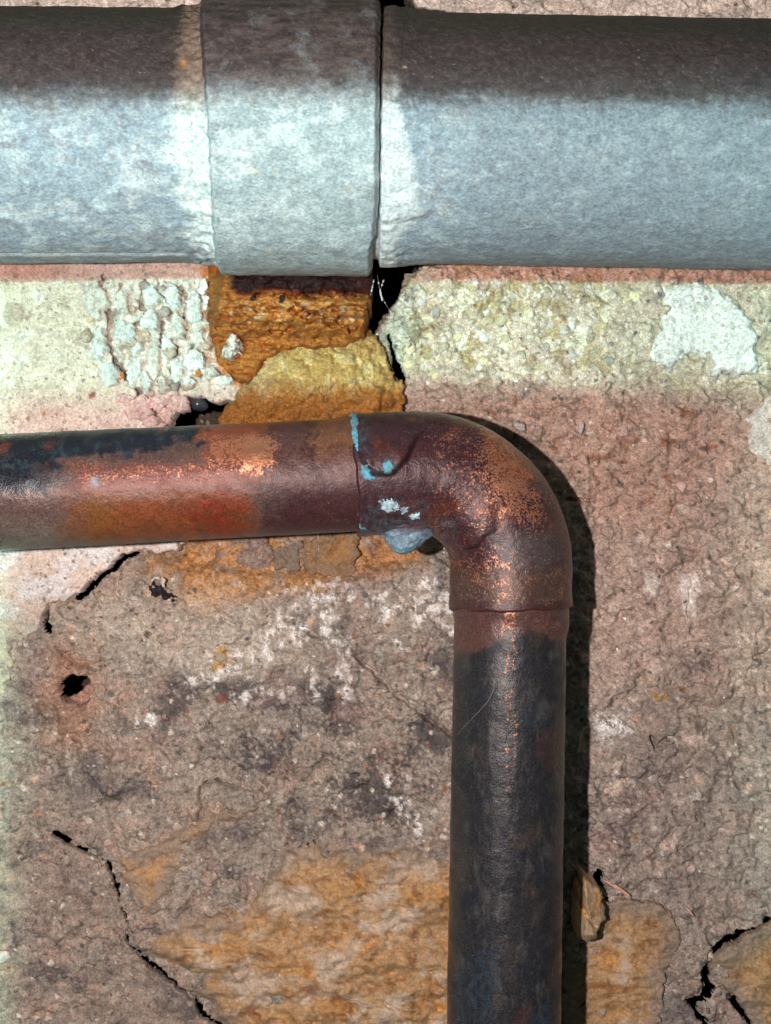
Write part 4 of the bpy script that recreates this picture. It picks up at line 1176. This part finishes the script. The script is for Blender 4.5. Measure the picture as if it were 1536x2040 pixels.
copper = empty("copper_pipe", tuple(Cx))
tag(copper, "tarnished brown copper pipe turning down at a soldered elbow", "pipe")
TH_C = thetas(190, 34)
sh = np.concatenate([np.linspace(s_of_u(-900), s_of_u(-60), 40)[:-1], np.linspace(s_of_u(-60), S_E0 + 1.2, 300)])
o = tube("copper_run", cpath(sh), r_h, copper_col('h'), TH_C, COPPER, None); adopt(o, copper)
o["label"] = "horizontal copper run with blue-black and orange tarnish"
se = np.concatenate([[S_E0, S_E0 + 0.004], np.linspace(S_E0 + 0.01, S_E0 + 0.8, 14), np.linspace(S_E0 + 0.8, S_E1 - 0.8, 300)[1:-1], np.linspace(S_E1 - 0.8, S_E1 - 0.01, 14), [S_E1 - 0.004, S_E1]])
def e_slant(co, S, TH):
    co = co.copy(); L = S.max()
    co[..., 2] += sm(L - 1.6, L, S) * (0.42 * fbm(np.cos(TH) * 1.4 + 2, np.sin(TH) * 1.4, 3, 655) - 0.25 * np.sin(TH))
    co[..., 0] += sm(1.6, 0, S) * (0.35 * fbm(np.cos(TH) * 1.6 + 7, np.sin(TH) * 1.6, 3, 656) + 0.25 * np.sin(TH))
    return co
o = tube("elbow_fitting", cpath(se), r_e, copper_col('e'), thetas(230, 40), COPPER, None, slant=e_slant); adopt(o, copper)
o["label"] = "maroon soldered elbow fitting with bare copper glints"
elbow = o
sv = np.concatenate([np.linspace(S_E1 - 1.0, s_of_v(2100), 320), np.linspace(s_of_v(2100), s_of_v(3200), 40)[1:]])
o = tube("copper_drop", cpath(sv), r_v, copper_col('v'), TH_C, COPPER, None); adopt(o, copper)
o["label"] = "dark vertical copper pipe with bluish stains"

# solder drip hanging under the elbow, with a blue-grey skin
def simple_mat(name, col, rough=0.6, bump=0.4, scale=2200, var=0.4, metal=0.0, col2=None):
    m = bpy.data.materials.new(name); nt, b = nodes_of(m)
    tc = nt.nodes.new("ShaderNodeTexCoord").outputs["Object"]
    n1 = noise(nt, tc, scale, 5, 0.62)
    r = nt.nodes.new("ShaderNodeRGB"); r.outputs[0].default_value = (*col, 1)
    c = scale_col(nt, r.outputs[0], rng_n(nt, n1, 0.28, 0.72, 1 - var, 1 + var))
    if col2 is not None:
        c = mix_col(nt, rng_n(nt, noise(nt, tc, scale * 0.3, 5, 0.6), 0.42, 0.6, 0, 1), c, (*col2, 1))
    nt.links.new(c, b.inputs["Base Color"])
    b.inputs["Roughness"].default_value = rough; b.inputs["Metallic"].default_value = metal
    bp = add(nt, "ShaderNodeBump"); bp.inputs["Strength"].default_value = bump; bp.inputs["Distance"].default_value = 0.00015
    nt.links.new(noise(nt, tc, scale, 5, 0.62), bp.inputs["Height"]); nt.links.new(bp.outputs[0], b.inputs["Normal"])
    return m
SOLD2 = rock_mat("solder_with_blue_bloom", speck=0.35, bump=0.5, rough=0.55, grit=0.0, spec=0.4)
SOLD = simple_mat("plain_solder", tuple(ap(118, 136, 146)), 0.6, 0.6, 2200, 0.35, 0.1, tuple(ap(92, 96, 104)))
VERD = simple_mat("blue_verdigris", tuple(ap(80, 146, 166)), 0.9, 1.0, 2600, 0.45, 0.0, tuple(ap(104, 122, 120)))
VERW = simple_mat("white_blue_salt", tuple(ap(164, 184, 196)), 0.9, 1.0, 2600, 0.45, 0.0, tuple(ap(112, 116, 124)))

def ring_blob(name, prof, material, parent, seed, seg=72):
    """solid of elliptical rings: rows of (u, v, h, ru_px, rh_mm)"""
    prof = np.asarray(prof, float)
    t = np.linspace(0, len(prof) - 1, 56)
    k = np.arange(len(prof))
    pr = np.stack([np.interp(t, k, prof[:, i]) for i in range(5)], -1)
    for _ in range(3):
        pr[1:-1] = 0.25 * pr[:-2] + 0.5 * pr[1:-1] + 0.25 * pr[2:]
    a = np.linspace(0, 2 * np.pi, seg, endpoint=False)
    verts = []; cols = []
    for u, v, h, ru, rh in pr:
        c = P(np.float64(u), np.float64(v), np.float64(h))
        rx = ru / F * (D - h)
        n = 1 + 0.16 * fbm(np.cos(a) * 1.6 + 3 + np.sin(a), a * 0 + v / 16, 4, seed) + 0.08 * fbm(np.cos(a) * 5 + 9, np.sin(a) * 5 + v / 6, 3, seed + 1)
        qn = v + 9 * fbm(np.cos(a) * 2 + 5, np.sin(a) * 2 + v / 14, 4, seed + 3)
        cc = mix(np.zeros((seg, 3)) + ap(66, 44, 48), ap(112, 132, 144), sm(1046, 1066, qn)); cc = mix(cc, ap(88, 92, 100), 0.7 * sm(0.0, 0.4, fbm(np.cos(a) * 3, np.sin(a) * 3 + v / 9, 3, seed + 4))); cols.append(mix(cc, ap(104, 150, 166), 0.8 * sm(1092, 1100, qn)))
        verts.append(np.stack([c[0] + rx * np.cos(a) * n, c[1] - rh * np.sin(a) * n, c[2] + 0 * a], -1))
    verts = np.concatenate(verts)
    n = len(pr); idx = np.arange(n * seg).reshape(n, seg); nx = np.roll(idx, -1, 1)
    fa = np.stack([idx[:-1], nx[:-1], nx[1:], idx[1:]], -1).reshape(-1, 4)
    o = finish(name, verts, fa, material, None, np.concatenate(cols)); adopt(o, parent)
    return o
ring_blob("solder_drip", [(806,1016,20,96,5.4), (808,1042,20.5,84,5.0), (814,1060,21,60,4.1), (810,1078,21.5,40,3.2), (806,1090,22,29,2.5), (803,1100,22,17,1.6), (802,1105,22,2,0.2)], SOLD2, elbow, 661)

def skin_patch(name, poly, thick, material, rtube, parent, seed, amp=4, freq=12, step=1.6, srange=None, smin=None):
    """thin crust lying on the copper skin, traced in skin coordinates"""
    s_lo, s_hi = srange
    ss = np.arange(s_lo, s_hi, step / CSP); th = np.arange(-1.62, 1.62, step / CSP / 8.2)
    pts = cpath(ss); T, N1, N2 = frames(cpath(np.concatenate([[ss[0] - 0.05], ss, [ss[-1] + 0.05]])))
    N1, N2 = N1[1:-1], N2[1:-1]
    dirs = np.cos(th)[None, :, None] * N1[:, None] + np.sin(th)[None, :, None] * N2[:, None]
    ref = pts[:, None] + dirs * 8.2
    rel = ref.copy(); dd = D + ref[..., 1]
    u = 768 + ref[..., 0] / dd * F; v = 1020 - ref[..., 2] / dd * F
    ou, ov = cu_uv(ref)
    lob = lobes(ou, ov, th[None] + 0 * ou)
    uu, vv = warp(u, v, amp * 1.7, freq * 0.8, seed, 5)
    sd = boxed(poly, uu, vv, True, 60)
    hgt = thick * sm(0, -5, sd) * (0.75 + 0.5 * fbm(u / 7, v / 7, 3, seed + 5)) + 0.06
    co = pts[:, None] + dirs * (rtube + lob + np.where(sd < 0, hgt, -0.25))[..., None]
    keep = sd < 2.0
    q = keep[:-1, :-1] & keep[1:, :-1] & keep[1:, 1:] & keep[:-1, 1:]
    n, m = sd.shape
    fa = gridfaces(m, n).reshape(n - 1, m - 1, 4)[q]
    if not len(fa): return None
    used = np.unique(fa); rm = np.full(n * m, -1); rm[used] = np.arange(len(used))
    o = finish(name, co.reshape(-1, 3)[used], rm[fa], material, None); adopt(o, parent)
    return o
eu = lambda a, b: (s_of_u(a), s_of_u(b))
skin_patch("verdigris_crust", V(698,822, 712,822, 714,860, 719,890, 720,904, 709,900, 703,870), 0.2, VERD, 8.15, elbow, 671, 3, 10, 1.2, eu(690, 725))
skin_patch("verdigris_crust", V(718,925, 732,928, 738,945, 748,954, 736,958, 722,950), 0.2, VERD, 8.25, elbow, 672, 3, 10, 1.4, eu(705, 765))
skin_patch("verdigris_crust", V(762,925, 774,920, 782,930, 780,944, 764,942), 0.2, VERD, 8.3, elbow, 673, 3, 10, 1.4, eu(750, 800))
skin_patch("salt_crust", V(758,1000, 780,993, 796,1006, 792,1018, 766,1020), 0.3, VERW, 8.2, elbow, 674, 5, 10, 1.4, eu(740, 820))
skin_patch("salt_crust", V(796,1012, 812,1010, 814,1022, 800,1024), 0.25, VERW, 8.2, elbow, 675, 3, 10, 1.4, eu(780, 830))
skin_patch("salt_crust", V(815,1026, 836,1022, 838,1034, 818,1034), 0.25, VERW, 8.2, elbow, 676, 3, 10, 1.4, eu(790, 850))
skin_patch("verdigris_crust", V(712,1046, 735,1050, 735,1058, 715,1054), 0.25, VERD, 8.1, elbow, 677, 3, 10, 1.4, eu(705, 750))

# ================================================================== loose things on the wall
# wedge of stone wedged beside the drop pipe
def wedge_h(u, v, sd):
    f = 8.6 - np.maximum(0, u - 1172 - 0.15 * (v - 1800)) * 0.075 - np.maximum(0, 1168 - u) * 0.16 - np.maximum(0, 1775 - v) * 0.06 - np.maximum(0, v - 1862) * 0.12
    return f + 0.9 * ridged(u / 20, v / 70, 4, 701) * sm(1200, 1160, u + 20) + 0.6 * fbm(u / 24, v / 40, 4, 702) - 1.2 * line(V(1160,1760, 1158,1800, 1172,1830, 1186,1846), u, v, 3.5, 4, 14)
def wedge_c(u, v, sd):
    n = fbm(u / 16, v / 34, 5, 703, 0.62)
    c = np.zeros(u.shape + (3,)) + ap(168, 138, 108)
    c = mix(c, ap(180, 128, 72), sm(0.0, 0.4, n) * sm(1850, 1800, v))
    c = mix(c, ap(140, 112, 92), sm(0.1, 0.5, fbm(u / 12, v / 30, 4, 704)))
    return c
wd = patch("stone_wedge", V(1162,1750, 1178,1754, 1196,1775, 1204,1800, 1206,1832, 1192,1850, 1188,1868, 1176,1876, 1150,1872, 1146,1840, 1150,1790), wedge_h, wedge_c, OCHRE, None, 2.0, 7, 14, 705, skirt=8.5, rim=2.5, drop=0.3)
tag(wd, "loose tan wedge of stone jutting out right beside the vertical copper pipe", "stone")

crumbM = flat_mat("grey_mortar_crumb", tuple(ap(186, 164, 156)), speck=0.35, bump=0.8)
def thing_blob(name, seed, u, v, h, r, sq, material, label, cat, rough=0.4, facet=0.9, sub=3, rot=(0.2, 0.4, 0.1)):
    me = blob(seed, sub, rough, 1.0, facet); me.name = name; me.materials.append(material)
    me.polygons.foreach_set("use_smooth", np.ones(len(me.polygons), bool))
    o = place(name, me, u, v, h, r, rot, None, sq)
    return tag(o, label, cat)
hw = lambda u, v: float(wall_h(np.array(float(u)), np.array(float(v))))
thing_blob("mortar_crumb", 801, 1034, 848, 3.2, 15, (1, 0.8, 0.75), crumbM, "larger pale mortar crumb stuck just above the elbow bend", "crumb")
thing_blob("mortar_crumb", 802, 1157, 851, hw(1157, 851) + 0.9, 11, (0.8, 0.8, 1), crumbM, "small pale mortar crumb on the wall to the right of the elbow", "crumb")
thing_blob("mortar_crumb", 803, 1062, 850, hw(1062, 850) + 0.6, 4.5, (1, 0.8, 0.9), crumbM, "tiniest pale crumb beside the larger crumb above the elbow", "crumb")
GLOSS = simple_mat("dark_glossy_stone", (0.05, 0.06, 0.075), 0.16, 0.1, 1.2, 0.3)
thing_blob("dark_pebble", 804, 392, 803, -1.2, 22, (1.0, 0.8, 0.75), GLOSS, "dark glossy round pebble in the hollow above the copper run", "pebble", 0.12, 0.2)
# black flake with a white curl
BLK = simple_mat("black_flake_paint", (0.028, 0.026, 0.032), 0.5, 0.8, 2.0, 0.3)
fk = empty("black_flake", tuple(P(np.float64(328), np.float64(1178), np.float64(hw(328, 1178)))))
tag(fk, "crumpled black flake with a white curl, lodged below the copper run", "flake")
def fold(poly, seed, lift):
    hb = max(hw(325, 1176), -1.5) + lift
    hf = lambda u, v, sd: hb + 1.3 * ridged(u / 20, v / 16, 3, seed) + 0.6 * fbm(u / 10, v / 10, 3, seed + 1)
    cf = lambda u, v, sd: np.zeros(u.shape + (3,)) + np.array([0.030, 0.026, 0.032])
    o = patch("flake_fold", poly, hf, cf, RUST, None, 1.8, 7, 12, seed + 2, skirt=2.2, rim=2, drop=0.3)
    adopt(o, fk)
fold(V(302,1160, 316,1158, 326,1166, 330,1180, 318,1190, 300,1186, 298,1174), 811, 0.3)
fold(V(318,1172, 336,1172, 352,1182, 356,1192, 340,1198, 322,1192), 816, 0.0)

def strand(name, pts, rad, material, parent=None, seg=6):
    """thin round strand through points in mm"""
    pts = np.asarray(pts, float)
    T = np.gradient(pts, axis=0); T /= np.linalg.norm(T, axis=1)[:, None] + 1e-9
    A = np.cross(T, [0, 1, 0.13]); A /= np.linalg.norm(A, axis=1)[:, None] + 1e-9
    Bn = np.cross(T, A)
    a = np.linspace(0, 2 * np.pi, seg, endpoint=False)
    rad = np.broadcast_to(rad, (len(pts),))
    co = pts[:, None] + (np.cos(a)[None, :, None] * A[:, None] + np.sin(a)[None, :, None] * Bn[:, None]) * rad[:, None, None]
    n = len(pts); idx = np.arange(n * seg).reshape(n, seg); nx = np.roll(idx, -1, 1)
    fa = np.stack([idx[:-1], nx[:-1], nx[1:], idx[1:]], -1).reshape(-1, 4)
    o = finish(name, co.reshape(-1, 3), fa, material, None)
    if parent: adopt(o, parent)
    return o
def curve_pts(ctrl, n):
    ctrl = np.asarray(ctrl, float); t = np.linspace(0, len(ctrl) - 1, n); k = np.arange(len(ctrl))
    q = np.stack([np.interp(t, k, ctrl[:, i]) for i in range(3)], -1)
    for _ in range(max(2, n // 12)):
        q[1:-1] = 0.25 * q[:-2] + 0.5 * q[1:-1] + 0.25 * q[2:]
    return np.stack([P(np.float64(u), np.float64(v), np.float64(h)) for u, v, h in q])
CURL = simple_mat("white_curl", (0.72, 0.70, 0.66), 0.7, 0.3, 900, 0.15)
h0 = hw(318, 1155) + 1.2
strand("white_curl", curve_pts([(322,1152,h0), (328,1156,h0 + 0.4), (324,1162,h0 + 0.5), (326,1168,h0 + 0.3)], 20), 0.22, CURL, fk, 8)
strand("white_curl", curve_pts([(302,1158,h0 - .5), (308,1151,h0 - .1), (318,1152,h0)], 16), 0.16, CURL, fk, 8)
# wood splinters
WOOD = simple_mat("pink_wood_splinter", tuple(ap(196, 142, 120)), 0.8, 0.7, 1600, 0.3)
def splinter(u0, v0, u1, v1, wpx, label):
    n = 24
    h = max(hw((u0 + u1) / 2, (v0 + v1) / 2), hw(u0, v0), 0) + 0.9
    p = curve_pts([(u0, v0, h - 0.4), ((u0 + u1) / 2, (v0 + v1) / 2 - 2, h), (u1, v1, h)], n)
    r = wpx / 13.0 * np.concatenate([np.linspace(0.1, 1, n // 2), np.linspace(1, 0.75, n - n // 2 - 2), [0.5, 0.1]])
    o = strand("wood_splinter", p, r, WOOD, None, 8)
    return tag(o, label, "splinter")
splinter(1200, 1752, 1256, 1786, 4.2, "longer pink wood splinter lying above the right ochre stone")
splinter(1364, 1806, 1382, 1826, 2.4, "short pink wood splinter on grey mortar right of the longer one")

# cobweb threads with droplets
SILK = simple_mat("cobweb_silk", (0.62, 0.62, 0.6), 0.5, 0.1, 900, 0.1)
DROP = bpy.data.materials.new("water_droplet"); nt, b = nodes_of(DROP)
b.inputs["Base Color"].default_value = (0.62, 0.64, 0.64, 1); b.inputs["Roughness"].default_value = 0.08; b.inputs["Specular IOR Level"].default_value = 0.9
nt.links.new(rng_n(nt, noise(nt, nt.nodes.new("ShaderNodeTexCoord").outputs["Object"], 3.0), 0.3, 0.7, 0.05, 0.14), b.inputs["Roughness"])
dropme = blob(901, 2, 0.05, 1.0, 0.0); dropme.materials.append(DROP); dropme.polygons.foreach_set("use_smooth", np.ones(len(dropme.polygons), bool))
def web(name, lines, nd, label, seed, rpx=(0.9, 2.1)):
    r = random.Random(seed)
    root = empty(name, tuple(P(*[np.float64(c) for c in lines[0][0]])))
    tag(root, label, "cobweb")
    for ln in lines:
        q = curve_pts(ln, 30)
        strand("silk_thread", q, 0.016 if nd else 0.010, SILK, root, 5)
        for k in range(nd):
            i = r.randrange(1, 29)
            o = bpy.data.objects.new("droplet", dropme); C.objects.link(o)
            o.location = [c * MM for c in q[i]]
            s = r.uniform(*rpx) / 14 * MM
            o.scale = (s, s, s * r.uniform(1, 1.4)); adopt(o, root)
    return root
web("cobweb", [[(752,548,14), (756,578,11), (768,606,8), (786,632,5), (806,660,3), (826,690,2.5)], [(765,556,10), (757,580,10), (762,600,9)], [(745,556,14), (738,590,12)]], 13, "beaded cobweb thread across the black gap right of the bracket", 91)
web("cobweb", [[(884,1044,18), (886,1075,16), (884,1098,13), (886,1112,8)]], 7, "beaded cobweb thread hanging in the inner corner of the elbow", 92)
web("cobweb", [[(633,1056,19), (635,1100,10), (634,1140,2)]], 6, "thin beaded cobweb thread below the copper run over ochre stone", 93, (0.7, 1.4))
web("cobweb", [[(902,1478,22), (922,1450,26.5), (948,1424,29.2), (972,1398,29.6), (984,1372,29.7)]], 0, "fine stray cobweb hair clinging to the front of the vertical pipe", 94)
